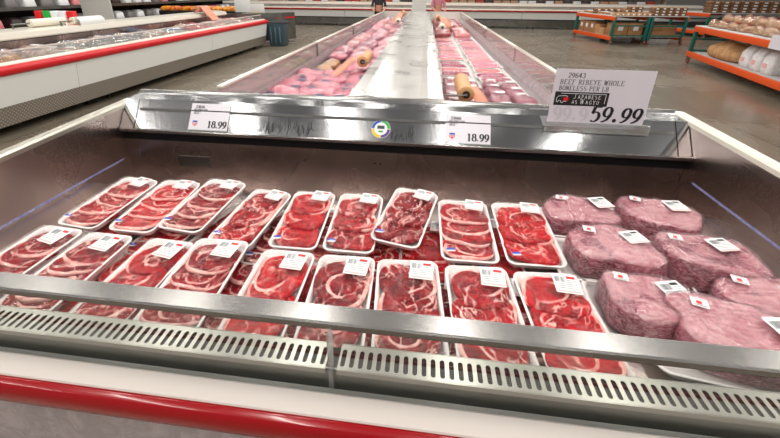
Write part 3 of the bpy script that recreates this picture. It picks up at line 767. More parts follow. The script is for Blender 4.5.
# ------------------------------------------------------------------ wagyu roasts
def roast_mesh(w, d, h, seed, grow=0.0, nz=7, na=44, bag=False):
    q = random.Random(seed); vs = []; fat = []; ph = [q.uniform(0, 6.28) for _ in range(4)]
    prof = [(.86, 0), (.97, .06), (1.0, .3), (1.0, .6), (.985, .84), (.95, .95), (.88, .995), (.70, 1.0), (.5, 1.0), (.34, 1.0), (.18, 1.0), (.06, 1.0)]
    for rr, zz in prof:
        for k in range(na):
            a = 2*PI*k/na; c, s_ = math.cos(a), math.sin(a); n = 3.4
            o = (abs(c)**n+abs(s_)**n)**(-1/n)*(1+.05*math.sin(2*a+ph[0])+.05*math.sin(3*a+ph[1])+.025*math.sin(6*a+ph[2]))
            x, y = c*o*rr, s_*o*rr
            b = vn(x*2.5+seed, y*2.5, zz*2)
            z = h*zz*(1+.13*vn(x*1.2+seed, y*1.2, 5)) + (.004*b if zz > .5 else 0)
            fis = .035*max(0, vn(c*2+seed, s_*2, zz*7+seed))*(1 if .1 < zz < .9 else 0)*(0 if bag else 1); e = (w/2+grow)*(1-fis+.02*vn(c*3+seed, s_*3, zz*4)); f = (d/2+grow)*(1+.02*vn(c*3+seed, s_*3, zz*4+9))
            if bag: z += .0035*vn(x*9, y*9+seed, zz*6); e += .004*vn(c*8, s_*8, zz*9+seed); f += .004*vn(c*8, s_*8, zz*9+seed)
            vs.append((x*e, y*f, z+(grow if zz > .5 else 0)))
            fat.append((.62+.35*vn(x*1.6+seed, y*1.6, 7)) if zz > .9 else (.10+.30*vn(c*2.2+seed, s_*2.2, zz*2)))
    m = len(prof); fs = [(i*na+k, i*na+(k+1) % na, (i+1)*na+(k+1) % na, (i+1)*na+k) for i in range(m-1) for k in range(na)]
    fs += [list(range(na))[::-1], list(range((m-1)*na, m*na))]
    me = MB().add(vs, fs, 0, True).mesh('roast'); at = me.attributes.new('fat', 'FLOAT', 'POINT'); at.data.foreach_set('value', fat)
    return me
def make_roast(w, d, h, seed, tw, td, tdx, tdy, lab_at, st_at, label):
    t = thing('marbled_roast_pack', label, 'meat pack', group='marbled roasts in the near case')
    me = tray_mesh(tw, td, .028); child('foam_tray', me, M['foam'], t, (tdx, tdy, 0))
    child('roast', roast_mesh(w, d, h, seed), M['wagyu'], t, (0, 0, .008))
    child('vacuum_film', roast_mesh(w, d, h, seed, .0045, bag=True), M['vac'], t, (0, 0, .009))
    label_parts(t, .082, .088 if h < .11 else .075, *lab_at, .30, 'wagyu', 0.02)
    st = child('badge_sticker', MB().box(-.022, .022, -.019, .019, 0, .0006).mesh('badge_sticker'), M['label'], t, st_at, (.02, 0, -.15))
    child('badge_print', MB().box(-.009, .006, -.009, .006, .0006, .001).mesh('badge_print'), M['inkred'], st)
    child('badge_line', MB().box(-.018, .018, -.015, -.012, .0006, .001).box(-.018, .018, .012, .014, .0006, .001).mesh('badge_line'), M['ink'], st)
    return t
def put(t, x, y, z, yaw, pitch=0, roll=0):
    t.location = (x, y, z); t.rotation_euler = (pitch, roll, math.radians(yaw)); return t
MB().box(.60, XR, .79, 1.775, .631, .672).build('raised_deck', M['steel_back'], case)
RZ = .673
put(make_roast(.30, .21, .105, 3, .34, .24, 0, -.005, (.095, .045, .1245), (-.075, .06, .1245), 'marbled roast in the back corner next to the last steak tray'), .758, 1.60, RZ, -3)
put(make_roast(.31, .235, .108, 8, .35, .26, -.01, -.01, (.07, .05, .1275), (-.09, .06, .1275), 'rearmost marbled roast against the right steel wall'), 1.105, 1.615, RZ, -12)
put(make_roast(.31, .235, .118, 12, .38, .27, -.03, .005, (.075, .03, .1375), (-.08, .06, .1375), 'marbled roast in the second row beside the last back tray'), .785, 1.325, RZ, -2)
put(make_roast(.33, .235, .12, 17, .40, .27, -.01, -.015, (.05, .035, .1395), (-.10, .055, .1395), 'wide marbled roast in the second row near the right wall'), 1.120, 1.31, RZ, -4)
put(make_roast(.27, .225, .10, 23, .31, .26, -.01, .01, (.08, .02, .1195), (-.07, .06, .1195), 'marbled roast tucked between last front tray and the big roast'), .785, 1.065, RZ, -4)
put(make_roast(.38, .245, .10, 29, .45, .30, -.03, -.005, (.10, .01, .1195), (-.10, .06, .1195), 'biggest marbled roast pack, stacked high at the front right'),   .985, .942, .690, -9, .02, 0)
put(make_roast(.32, .23, .10, 31, .36, .26, -.01, .01, (.06, .02, .1195), (-.09, .05, .1195), 'marbled roast at the right wall behind the biggest roast'), 1.20, 1.10, RZ, -10)

# ------------------------------------------------------------------ island case behind
IX0, ID0, ID1, IX1, IY0, IY1 = -1.463, -.485, .135, 1.165, 2.53, 13.9
isl = thing('island_display_case', 'long island meat case with glass sides and steel centre top', 'display case')
MB().box(IX0, IX1, IY0, IY1, .10, .70).build('cabinet', M['white'], isl)
MB().box(IX0+.05, IX1-.05, IY0+.05, IY1-.05, .0, .10).build('plinth', M['steel_dull'], isl)
for x0, x1 in ((IX0, ID0), (ID1, IX1)):
    MB().box(x0, x1, IY0-.03, IY0, .10, 1.0).build('end_panel', M['steel_dull'], isl)
    MB().box(x0, x1, IY1, IY1+.03, .10, 1.05).build('end_panel', M['whitec'], isl)
MB().prism_y([(IX0, .70), (IX0+.035, .70), (IX0+.03, .78), (IX0+.016, .84), (IX0+.012, .86), (IX0, .86)], IY0, IY1).build('inner_wall', M['plate'], isl)
MB().prism_y([(IX1, .70), (IX1-.055, .70), (IX1-.045, .78), (IX1-.016, .84), (IX1-.012, .86), (IX1, .86)], IY0, IY1).build('inner_wall', M['plate'], isl)
ys = [IY0, 5.15, 7.9, 10.9, IY1]
M['liner'] = steel('pinkish stainless liner', (.62, .54, .52, 1), .38, (1, 12, 1), .6)
for xx in (IX0, IX1):
    s = 1 if xx < 0 else -1
    for a, b in zip(ys[:-1], ys[1:]):
        MB().box(min(xx, xx+s*.007), max(xx, xx+s*.007), a+.01, b-.01, .86, 1.035).build('side_glass', M['plexi'], isl)
    for a in ys[1:-1]: MB().box(xx-.008, xx+.012, a-.012, a+.012, .85, 1.035).build('glass_clamp', M['steel_dull'], isl)
    for a, b in zip(ys[:-1], ys[1:]):
        MB().box(xx-.022, xx+.022, a+.004, b-.004, 1.034, 1.058, bev=.006).build('side_rail', M['cream'], isl)
# centre divider with steel top
MB().box(ID0, ID1, IY0-.10, IY1, .70, 1.03).build('divider', M['steel_top'], isl)
for a, b in ((IY0-.10, 4.6), (4.6, 8.2), (8.2, IY1)):
    MB().prism_y([(ID0-.01, 1.03), (ID0-.01, 1.045), (-.40, 1.052), (-.20, 1.047), (-.02, 1.047), (.04, 1.052), (ID1+.01, 1.045), (ID1+.01, 1.03)], a+.002, b-.002).build('divider_top', M['steel_top'], isl)
MB().box(ID0+.01, ID0+.016, 8.3, IY1, 1.05, 1.15).build('side_guard', M['plexi'], isl)
MB().box(ID1-.016, ID1-.01, 8.3, IY1, 1.05, 1.15).build('side_guard', M['plexi'], isl)
for xx in (ID0-.015, ID1+.015):
    MB().tube([(xx, IY0+.05, .985), (xx, IY1-.1, .985)], .009, 8).build('price_rail', M['steel_dull'], isl)

MB().box(IX0+.035, ID0, IY0, IY1, .70, .728).build('product_deck', M['steel_dull'], isl)
# product packs in the island
def pack_mesh(w, l, h, seed, nx=10, ny=10, lump=.25, pw=3.2):
    na = 20; vs = []
    prof = [(.75, 0), (.95, .12), (1, .4), (.95, .7), (.78, .9), (.5, 1.0), (.25, 1.03)]
    for rr, zz in prof:
        for k in range(na):
            a = 2*PI*k/na; c, s_ = math.cos(a), math.sin(a)
            o = (abs(c)**pw+abs(s_)**pw)**(-1/pw)*(1+.06*vn(c*2+seed, s_*2, zz))
            x, y = c*o*rr, s_*o*rr
            vs.append((x*w/2, y*l/2, h*zz*(1+lump*vn(x*2.2+seed, y*2.2, 2.5))))
    m = len(prof); fs = [(i*na+k, i*na+(k+1) % na, (i+1)*na+(k+1) % na, (i+1)*na+k) for i in range(m-1) for k in range(na)]
    fs += [list(range(na))[::-1], list(range((m-1)*na, m*na))]
    return MB().add(vs, fs, 0, True).mesh('pack')
def soft_pack(name, label, cat, group, w, l, h, m, seed, lab=None, labm='inkblue', film=True):
    t = thing(name, label, cat, group=group)
    child('meat', pack_mesh(w, l, h, seed), M[m], t)
    if film: child('film', pack_mesh(w*1.04, l*1.04, h*1.06, seed), M['vac'], t)
    if lab:
        lw, ll, lx, ly = lab
        o = child('label', MB().box(-lw/2, lw/2, -ll/2, ll/2, 0, .002).mesh('label'), M[labm], t, (lx, ly, h*1.10), (.12, .05, .3))
    return t
def tray_pack(name, label, cat, group, w, l, m, seed, n=2):
    t = thing(name, label, cat, group=group)
    child('foam_tray', tray_mesh(w, l, .028), M['foam'], t)
    for i in range(n):
        child('meat', pack_mesh(w*.86, l*.86/n*1.02, .030, seed+i, lump=.3), M[m], t, (0, -l*.43+l*.86/n*(i+.5), .010))
    child('wrap_film', film_mesh(w, l, .028, .050, seed, 6, 6), M['film'], t)
    child('label', MB().box(-.035, .035, -.025, .025, 0, .001).mesh('label'), M['label'], t, (w*.28, l*.25, .052))
    return t
Q = random.Random(3)
def fill(protos, x0, x1, y0, y1, nx, ny, z, jit=.02, zj=.02, yawj=.3, tilt=.12, skip=lambda x, y: False):
    for j in range(ny):
        for i in range(nx):
            x = x0+(x1-x0)*(i+.5)/nx+Q.uniform(-jit, jit); y = y0+(y1-y0)*(j+.5)/ny+Q.uniform(-jit, jit)
            if skip(x, y): continue
            pr = Q.choice(protos)
            if pr['used'] == 0: t = pr['o']; pr['used'] = 1
            else: t = copy_tree(pr['o'])
            t.location = (x, y, z+Q.uniform(0, zj)); t.rotation_euler = (Q.uniform(-tilt, tilt), Q.uniform(-tilt, tilt), Q.uniform(-yawj, yawj))
def P_(o): return dict(o=o, used=0)
ZF = .703
navy = 'navy'
M['navy'] = plain('navy label', lin(40, 48, 92), .4)
pk = [P_(soft_pack('pork_pack', 'pink pork pack with navy label heaped in the left island well', 'meat pack', 'pork packs in the island case', .35, .32, .085, 'pork', 41+i, (.085, .06, (-.05, .03, .06)[i], (.02, -.03, .05)[i]), 'navy')) for i in range(3)]
fill(pk, -1.415, -.51, 2.62, 4.35, 3, 6, ZF+.045, zj=.03, yawj=.6, tilt=.09)
gd = [P_(soft_pack('marinated_pack', 'golden brown marinated pack by the glass of the left island well', 'meat pack', 'marinated packs in the island case', .24, .22, .10, 'gold', 51, (.05, .03, .0, .0), 'label'))]
fill(gd, -1.40, -1.04, 4.45, 5.15, 1, 3, ZF+.02)
fill(pk, -1.0, -.52, 4.40, 5.3, 2, 3, ZF+.045, yawj=.6, tilt=.09)
rb = [P_(soft_pack('pork_rib_pack', 'reddish vacuum pack farther back in the left island well', 'meat pack', 'vacuum packs farther back in the left well', .31, .24, .09, ('chops', 'ribs', 'pork')[i], 61+i, (.09, .05, .03*(i-1), .02), ('label', 'navy', 'label')[i])) for i in range(3)]
fill(rb, -1.395, -.52, 5.35, 13.6, 3, 30, ZF+.045, zj=.05, jit=.04, yawj=.7, tilt=.1)
# right well
rt = [P_(tray_pack('ground_meat_tray', 'white tray of red meat at the near end of the right well', 'meat tray', 'red meat trays at the near end of the right island well', .36, .21, 'beefC', 71, 1))]
o = rt[0]['o']; put(o, .86, 2.86, .76, 0)
MB  # (near trays sit on a raised wire deck)
o2 = copy_tree(o); put(o2, .42, 2.86, .76, 0)
tag(o, 'wide white tray of red meat nearest the big price sign', 'meat tray', 'red meat trays at the near end of the right island well')
tag(o2, 'white tray of red meat under the hanging salmon bag strip', 'meat tray', 'red meat trays at the near end of the right island well')
MB().box(.20, 1.07, 2.58, 2.98, .703, .758).build('raised_deck', M['black'], isl)
vp = [P_(soft_pack('vacuum_meat_pack', 'dark purple vacuum meat pack near the front of the right well', 'meat pack', 'dark vacuum packs in the right island well', .185, .27, .09, 'ribs', 81+i, (.09, .04, .0, .10-.02*i), 'label')) for i in range(3)]
fill(vp, .20, 1.03, 3.02, 4.22, 4, 4, ZF+.01, jit=.01, zj=.03, yawj=.15, tilt=.08)
ct = [P_(tray_pack('chop_tray', 'white tray of pink sliced meat in the right island well', 'meat tray', 'pink sliced meat trays in the right island well', .40, .26, ('chops', 'pork', 'ribs')[i], 91+3*i, 2)) for i in range(3)]
fill(ct, .18, 1.07, 4.30, 8.6, 2, 15, ZF+.01, jit=.01, zj=.03, yawj=.08, tilt=.05)
for c in ct: c2 = c
fp = [P_(soft_pack('red_meat_pack', 'red and white meat pack at the far end of the right well', 'meat pack', 'packs at the far end of the right island well', .36, .24, .10, ('chops', 'beefC')[i], 101+i, (.10, .05, .0, .0), 'label')) for i in range(2)]
fill(fp, .18, 1.05, 8.7, 13.6, 2, 18, ZF+.02, zj=.05)

# bag rolls on the divider rails
def bag_roll(x, y0, y1, z, r, strip, label, m='rolltan', cm='core', ms='rollstrip'):
    t = thing('bag_roll', label, 'bag roll', (x, y0, z))
    mb = MB(); n = 24; L = y1-y0
    mb.loops([[(rr*math.cos(2*PI*k/n), yy, rr*math.sin(2*PI*k/n)) for k in range(n)] for rr, yy in ((r*.45, 0), (r*.97, 0), (r, .004), (r, L-.004), (r*.97, L))], cap0=False)
    mb.build('roll', M[m], t)
    MB().tube([(0, -.012, 0), (0, .02, 0)], [r*.46, r*.46], 16).build('core', M[cm], t)
    MB().tube([(0, -.03, 0), (0, L+.03, 0)], r*.14, 8).tube([(0, -.028, 0), ((-.17 if x > 0 else .17), -.028, -.005)], .006, 6).build('spindle', M['steel_dull'], t)
    if strip:
        vs = []; pts = strip
        for i, (px, py, pz, w) in enumerate(pts):
            d = Vector(pts[min(i+1, len(pts)-1)][:3])-Vector(pts[max(i-1, 0)][:3]); sd = d.cross(Vector((0, 0, 1)))
            if sd.length < .01: sd = Vector((0, 1, 0))
            sd.normalize()
            a = Vector((px-x, py-y0, pz-z)); up = sd.cross(d).normalized()*.002
            vs += [a-sd*w/2, a+sd*w/2, a+sd*w/2+up, a-sd*w/2+up]
        k = len(pts); fs = []
        for i in range(k-1):
            for e in range(4): fs.append((i*4+e, i*4+(e+1) % 4, i*4+4+(e+1) % 4, i*4+4+e))
        fs += [(0, 1, 2, 3), (4*k-4, 4*k-3, 4*k-2, 4*k-1)]
        MB().add(vs, fs, 0, True).build('hanging_strip', M[ms], t)
    return t
bag_roll(.33, 2.83, 3.33, .985, .062, [(.375, 2.95, 1.02, .09), (.42, 2.86, .98, .10), (.47, 2.74, .90, .11), (.52, 2.63, .82, .12)], 'tan bag roll with salmon strip hanging, near end of right well')
bag_roll(-.66, 4.10, 4.55, .985, .062, [(-.70, 4.2, 1.04, .10), (-.80, 4.10, .99, .11), (-.90, 3.95, .90, .11), (-1.0, 3.75, .83, .11), (-1.08, 3.6, .81, .10)], 'tan bag roll hanging over the left island well')
bag_roll(.33, 10.6, 11.1, 1.03, .075, [(.42, 10.6, 1.06, .2), (.52, 10.4, .95, .22), (.58, 10.2, .85, .22)], 'tan bag roll at the far end of the right well')
bag_roll(.36, 8.55, 8.9, .98, .07, None, 'small white bag roll in the middle of the right well', 'rollwhite', 'black')
bag_roll(-.72, 12.2, 12.7, 1.05, .08, [(-.76, 12.1, 1.08, .18), (-.84, 11.7, .95, .2), (-.92, 11.3, .85, .2)], 'tan bag roll at the far end of the left well')
bag_roll(-.72, 10.3, 10.6, .97, .07, None, 'small white bag roll in the left island well', 'rollwhite', 'black')

# ------------------------------------------------------------------ long white case on the left
lc = thing('long_display_case', 'long white display case with red bumper on the left side', 'display case')
Y0, Y1 = 1.2, 12.0
MB().prism_y([(-5.10, .11), (-5.05, .353), (-5.12, .353), (-5.16, .11)], Y0, Y1).build('kick_plate', M['tread'], lc)
for a, b in ((Y0, 4.93), (4.93, 8.7), (8.7, Y1)):
    MB().prism_y([(-5.05, .355), (-4.985, .72), (-5.04, .72), (-5.10, .355)], a+.004, b-.004).build('front_panel', M['white'], lc)
prof = [(-4.985, .72)]+[(-4.985+.045*math.sin(PI*k/8), .775-.055*math.cos(PI*k/8)) for k in range(9)]+[(-5.02, .83), (-5.02, .72)]
MB().prism_y(prof, Y0, Y1+.02).build('bumper', M['redfar'], lc)
MB().box(-6.35, -5.13, Y0, Y1, .15, .70).build('tub', M['steel_back'], lc)
MB().prism_y([(-5.02, .72), (-5.02, .84), (-5.10, .86), (-5.13, .84), (-5.13, .60), (-5.05, .60)], Y0, Y1).build('ledge', M['cream'], lc)
for a, b in ((Y0, 3.6), (3.6, 5.0), (5.0, 8.0), (8.0, Y1-.05)):
    MB().box(-5.155, -5.147, a+.01, b-.01, .84, .97).build('front_glass', M['glass2'], lc)
    MB().box(-5.163, -5.14, a+.005, b-.005, .968, .985).build('glass_rail', M['whitec'], lc)
for a in (5.0, 8.0): MB().box(-5.6, -5.14, a-.025, a+.025, .82, .87).build('partition', M['whitec'], lc)
MB().box(-6.35, -6.28, Y0, Y1, .60, .97).build('back_liner', M['steel_wall'], lc)
MB().box(-6.35, -6.16, Y0, Y1-.3, .965, 1.03).build('air_outlet', M['black'], lc)
MB().prism_y([(-6.12, 1.0), (-6.14, 1.075), (-6.22, 1.09), (-6.52, 1.11), (-6.52, .98), (-6.13, .98)], Y0, Y1-.3).build('canopy', M['cream'], lc)
MB().box(-7.6, -6.45, Y0, Y1, .11, .80).build('rear_cabinet', M['white'], lc)
MB().box(-7.64, -7.60, Y0, Y1, .80, .97).build('rear_glass', M['plexi'], lc)
MB().box(-7.66, -5.12, Y1, Y1+.05, .11, 1.0).build('end_panel', M['steel_dull'], lc)
for y in (1.8, 5.25, 5.68, 7.9, 10.3, 10.62, 11.6):
    MB().tube([(-5.30, y, 0), (-5.30, y, .015), (-5.30, y, .02), (-5.30, y, .16)], [.075, .06, .03, .03], 10).build('leg', M['steel_rail'], lc)
for x in (-6.4, -7.4):
    for y in (1.8, 5.5, 8.0, 11.6): MB().tube([(x, y, 0), (x, y, .12)], .02, 8).build('leg', M['steel_rail'], lc)
MB().box(-4.999, -4.993, 5.35, 5.47, .675, .69).build('badge', M['inkgrey'], lc)
# angled end unit
eu = thing('corner_case_end', 'grey steel case end standing behind the blue-grey trash can', 'display case')
MB().prism_z([(-5.9, 12.25), (-4.9, 13.1), (-4.6, 13.6), (-4.75, 13.8), (-6.1, 12.7)], .1, .98).build('end_body', M['steel_dull'], eu)
MB().prism_z([(-5.0, 13.0), (-4.58, 13.55), (-4.63, 13.6), (-5.05, 13.06)], .80, .85).build('red_band', M['redfar'], eu)
for q_ in ((-5.7, 12.6), (-4.85, 13.4), (-5.9, 12.6)): MB().tube([(*q_, 0), (*q_, .1)], .03, 8).build('leg', M['steel_dull'], eu)

for k, (pr, lab, y0, y1, ny, g) in enumerate((
    ('seafood', 'pale wrapped food pack in the nearest section of left case', 1.6, 4.9, 9, 'food packs in the nearest section of the left case'),
    ('seafoodg', 'grey and pale wrapped pack midway along the left case', 5.1, 7.9, 9, 'grey packs in the middle of the left case'),
    ('chops', 'pinkish food pack at the far end of the left case', 8.9, 11.8, 8, 'pink packs at the far end of the left case'))):
    ps = []
    for i in range(2):
        ps.append(P_(soft_pack('food_pack', lab, 'food pack', g, .34, .30, .12, pr if i == 0 else ('gold' if k == 0 else 'seafood'), 120+k*5+i, (.12, .06, .03, .03), 'label' if i else 'navy')))
    fill(ps, -6.15, -5.25, y0, y1, 3, ny, .725, zj=.06, tilt=.05)
sd = soft_pack('blue_food_bag', 'bright blue and white bag lying in the left case', 'food pack', None, .5, .4, .16, 'blueplastic', 140, (.2, .15, .05, 0), 'label'); put(sd, -5.75, 8.35, .702, 20)

# rolls and items on the left case canopy
t = thing('paper_roll', 'white bag roll on a spindle on the left case canopy', 'bag roll', (-6.42, 5.72, 1.17))
MB().tube([(0, 0, 0), (0, .62, 0)], .062, 20).build('roll', M['rollwhite'], t)
MB().tube([(0, -.3, 0), (0, .66, 0)], .012, 8).tube([(0, -.28, 0), (0, -.28, -.07)], .012, 8).tube([(0, .64, 0), (0, .64, -.07)], .012, 8).build('spindle', M['steel_dull'], t)
t = thing('paper_roll', 'white bag roll with a wide sheet hanging over canopy edge', 'bag roll', (-6.30, 6.40, 1.165))
MB().tube([(0, 0, 0), (0, .62, 0)], .06, 20).build('roll', M['rollwhite'], t)
MB().prism_y([(.0, .062), (.07, .055), (.12, .01), (.135, -.12), (.13, -.12), (.112, .005), (.066, .05), (0, .058)], .03, .60, smooth=True).build('hanging_sheet', M['white'], t)
MB().tube([(0, -.25, 0), (0, .66, 0)], .012, 8).tube([(0, -.23, 0), (0, -.23, -.07)], .012, 8).tube([(0, .64, 0), (0, .64, -.07)], .012, 8).build('spindle', M['steel_dull'], t)
t = thing('paper_roll', 'salmon coloured bag strip hanging from the far canopy roll', 'bag roll', (-6.20, 10.2, 1.20))
MB().tube([(0, 0, 0), (0, .5, 0)], .08, 16).build('roll', M['rollstrip'], t)
MB().prism_y([(.0, .08), (.10, .06), (.2, -.05), (.40, -.28), (.39, -.29), (.18, -.06), (.09, .05), (0, .072)], .05, .45).build('hanging_sheet', M['rollstrip'], t)
MB().tube([(0, -.1, 0), (0, .6, 0)], .015, 8).tube([(0, -.08, 0), (0, -.08, -.09)], .015, 8).tube([(0, .58, 0), (0, .58, -.09)], .015, 8).build('spindle', M['steel_dull'], t)
# things behind the canopy
def sign_panel(label, x, y, z, w, h, m, yaw=0, post=None):
    t = thing('display_panel', label, 'panel', (x, y, z), (0, 0, yaw))
    MB().box(-w/2, w/2, -.015, .015, 0, h, bev=.004).build('panel', M[m], t)
    MB().box(-w/2, w/2, -.05, .05, -.01, .0).build('foot', M['steel_dull'], t)
    return t
sign_panel('tall grey panel standing on the left case canopy', -7.18, 8.0, .812, .72, 1.0, 'wallgrey')
sign_panel('white post panel with cards at the far end of left case', -6.2, 13.0, .99, .55, .72, 'white')
t = sign_panel('small white sign with yellow band beyond the left case', -6.3, 14.4, .80, .55, .42, 'white')
MB().box(-.2, .2, -.018, -.0155, .03, .12).build('yellow_band', M['yellow'], t)
MB().box(-.05, .05, -.05, .05, -.80, -.01).build('post', M['steel_dull'], t)
t = thing('wire_rack', 'white wire rack at the far left of the canopy', 'rack', (-7.0, 4.25, .802))
for k in range(5): MB().box(-.4, .4, -.01, .01, .05+k*.10, .07+k*.10).build('wire', M['white'], t)
for k in (-.4, .4): MB().box(k-.015, k+.015, -.015, .015, 0, .52).build('upright', M['white'], t)
t = thing('packet_rack', 'rack of green, white and red packets behind the canopy', 'rack', (-7.04, 6.85, .802))
for k, m in enumerate(('inkred', 'green', 'label', 'label', 'inkred')):
    MB().box(-.42+k*.17, -.28+k*.17, -.05, .05, .02, .5, bev=.01).build('packet', M[m], t)
MB().box(-.5, .5, -.07, .07, 0, .02).box(-.5, .5, .055, .07, 0, .3).build('tray', M['black'], t)

# produce crates (colourful) behind
M['flame'] = mottled('red and orange packets', lin(190, 25, 15), lin(245, 170, 40), 9, .4)
for k in range(4):
    t = thing('packet_crate', ['crate of red and orange packets beyond left case, first', 'crate of red packets beside the white post panel', 'red and orange packet crate second from the grey panel', 'red packet crate third from the grey panel'][k], 'crate', (-9.2+k*.78, 13.6, .84), group='crates of red packets')
    MB().box(-.36, .36, -.25, .25, 0, .16, bev=.01).build('crate', M['black'], t)
    MB().loops([rrect(.66, .44, .05, .14), rrect(.62, .40, .05, .26), rrect(.5, .3, .05, .30)]).build('packets', M['flame'], t)
t = thing('produce_table', 'low dark table carrying the red packet crates', 'table', (-8.0, 13.6, 0))
MB().box(-1.6, 1.7, -.3, .3, .78, .838).build('table_top', M['black'], t)
for xx in (-1.5, 1.6):
    for yy in (-.25, .25): MB().box(xx-.03, xx+.03, yy-.03, yy+.03, 0, .78).build('leg', M['black'], t)

# tall side shelving beyond the left case
ss = thing('side_cooler', 'dark upright cooler with packed shelves beyond the left case', 'cooler')
MB().box(-10.6, -10.5, 0, 19.5, 0, 2.4).build('cooler_back', M['black'], ss)
MB().box(-10.5, -9.6, 0, 19.5, .0, .45).build('cooler_base', M['steel_dull'], ss)
for z in (.80, 1.25, 1.7): MB().box(-10.5, -9.7, 0, 19.5, z-.03, z).box(-9.70, -9.68, 0, 19.5, z-.05, z+.03).build('shelf', M['cream'] if z > 1.5 else M['steel_dull'], ss)
for i in range(11): MB().box(-10.5, -10.3, i*1.94, .04+i*1.94, .45, 2.4).build('upright', M['black'], ss)
M['darkpk'] = plain('dark goods', lin(60, 44, 40), .5)
qk = []
for k, (nm, mm) in enumerate((('white', 'label'), ('reddish', 'chops'), ('grey', 'g3_'), ('dark', 'darkpk'))):
    if mm == 'g3_': M['g3_'] = plain('goods mid grey', lin(128, 124, 122), .5)
    o = MB().loops([rrect(.34, .30, .04, 0), rrect(.36, .32, .05, .03), rrect(.34, .30, .06, .20), rrect(.2, .18, .05, .24)]).build('food_bag', M[mm])
    tag(o, '%s bag of food on the shelves of the dark side cooler' % nm, 'food bag', '%s bags in the side cooler' % nm); qk.append([o, 0])
for z in (.801, 1.251):
    for i in range(40):
        k = Q.choice((0, 0, 1, 1, 2, 3)); o = qk[k][0]
        if qk[k][1]: o = o.copy(); COL.objects.link(o)
        qk[k][1] = 1
        if abs((i*.47+.3) % 1.94-.02) < .2: pass
        o.location = (-9.98, .3+i*.48, z); o.rotation_euler = (0, 0, Q.uniform(-.2, .2))

# ------------------------------------------------------------------ trash can
t = thing('trash_can', 'blue-grey plastic trash can with black liner by case end', 'trash can', (-4.78, 12.36, 0))
mb = MB(); mb.loops([rrect(.50, .42, .08, 0), rrect(.60, .50, .09, .68), rrect(.64, .54, .09, .70), rrect(.64, .54, .09, .75), rrect(.58, .48, .08, .75), rrect(.48, .40, .07, .05)])
mb.build('can_body', M['bin'], t)
mb = MB(); L1 = rrect(.655, .555, .09, .70); L1 = [(x*(1+.03*math.sin(i*2.7)), y*(1+.03*math.cos(i*3.1)), z+.03*math.sin(i*1.9)) for i, (x, y, z) in enumerate(L1)]
mb.loops([L1, rrect(.665, .565, .09, .74), rrect(.62, .52, .09, .765), rrect(.56, .46, .08, .74)], cap0=False, cap1=False); mb.build('liner', M['rubber'], t)
for xx in (-.15, 0, .15): MB().box(xx-.02, xx+.02, -.262, -.235, .1, .6, bev=.005).build('rib', M['bin'], t)

# ------------------------------------------------------------------ far white case
fc = thing('far_display_case', 'long white display case with red stripe across the back', 'display case')
FX0, FX1 = -13, 13.5
MB().box(FX0, FX1, 20.32, 20.5, .11, .42).build('kick_plate', M['steel_dull'], fc)
for i in range(6):
    a = FX0+(FX1-FX0)*i/6; b = FX0+(FX1-FX0)*(i+1)/6
    MB().prism_x([(20.32, .44), (20.22, .76), (20.4, .76), (20.4, .44)], a+.01, b-.01).build('front_panel', M['white'], fc)
MB().box(FX0, FX1, 20.26, 20.4, .41, .445).build('shadow_gap', M['darkhole'], fc)
MB().box(FX0, FX1, 20.16, 20.26, .77, .85, bev=.02).build('bumper', M['red'], fc)
MB().prism_x([(20.26, .76), (20.26, .88), (20.34, .90), (20.36, .70), (22.0, .70), (22.0, .15), (20.5, .15), (20.4, .7)], FX0, FX1).build('tub', M['cream'], fc)
MB().box(FX0, FX1, 20.37, 20.375, .9, 1.04).build('front_glass', M['plexi'], fc)
MB().box(FX0, FX1, 20.35, 20.39, 1.03, 1.06).build('glass_rail', M['whitec'], fc)
MB().prism_x([(21.6, 1.0), (21.6, 1.10), (22.0, 1.14), (22.0, .70), (21.9, .7), (21.9, 1.0)], FX0, FX1).build('canopy', M['cream'], fc)
MB().box(FX0, FX1, 21.62, 21.9, .97, 1.0).build('air_outlet', M['black'], fc)
for i in range(14):
    x = FX0+.5+i*1.95
    for dx in (0, .3): MB().tube([(x+dx, 20.6, 0), (x+dx, 20.6, .15)], .03, 6).build('leg', M['steel_rail'], fc)
fpk = [P_(soft_pack('far_food_pack', 'small wrapped pack in the white case across the back', 'food pack', 'packs in the far case', .5, .4, .13, ('chops', 'seafood', 'pork')[i], 150+i, (.2, .12, 0, 0), 'label', film=False)) for i in range(3)]
fill(fpk, -9, 12.5, 20.55, 21.45, 24, 2, .725, zj=.01, tilt=.02)
# tall back shelving beyond the far case: goods on a long shelf
bsf = thing('grocery_cooler', 'pale wall cooler with shelves of goods behind far case', 'cooler')
MB().box(-13, 13.5, 24.0, 24.9, .0, .5).build('cooler_base', M['white'], bsf)
MB().box(-13, 13.5, 24.85, 24.95, .5, 2.6).build('cooler_back', M['steel_back'], bsf)
for z in (.95, 1.4): MB().box(-13, 13.5, 24.1, 24.85, z-.03, z).build('shelf', M['cream'], bsf)
MB().box(-13, 13.5, 23.95, 24.0, .3, .62).build('cooler_lip', M['steel_dull'], bsf)
for i in range(15): MB().box(-13+i*1.88, -12.93+i*1.88, 24.62, 24.85, .5, 2.4).build('upright', M['cream'], bsf)
M['g0'] = plain('goods white', lin(235, 235, 235), .5); M['g1'] = plain('goods tan', lin(190, 150, 120), .5); M['g2'] = plain('goods red', lin(190, 60, 50), .5)
M['g3'] = plain('goods grey', lin(120, 118, 116), .5); M['g4'] = plain('goods dark', lin(70, 55, 50), .5)
gp = []
for k in range(5):
    o = MB().box(-.21, .21, -.2, .2, 0, .26, bev=.02).build('food_carton', M['g%d' % k])
    tag(o, '%s carton on the shelf of the long back cooler' % ('white', 'tan', 'red', 'grey', 'dark brown')[k], 'carton', '%s cartons in the long back cooler' % ('white', 'tan', 'red', 'grey', 'dark')[k]); gp.append(o)
us = [0]*5
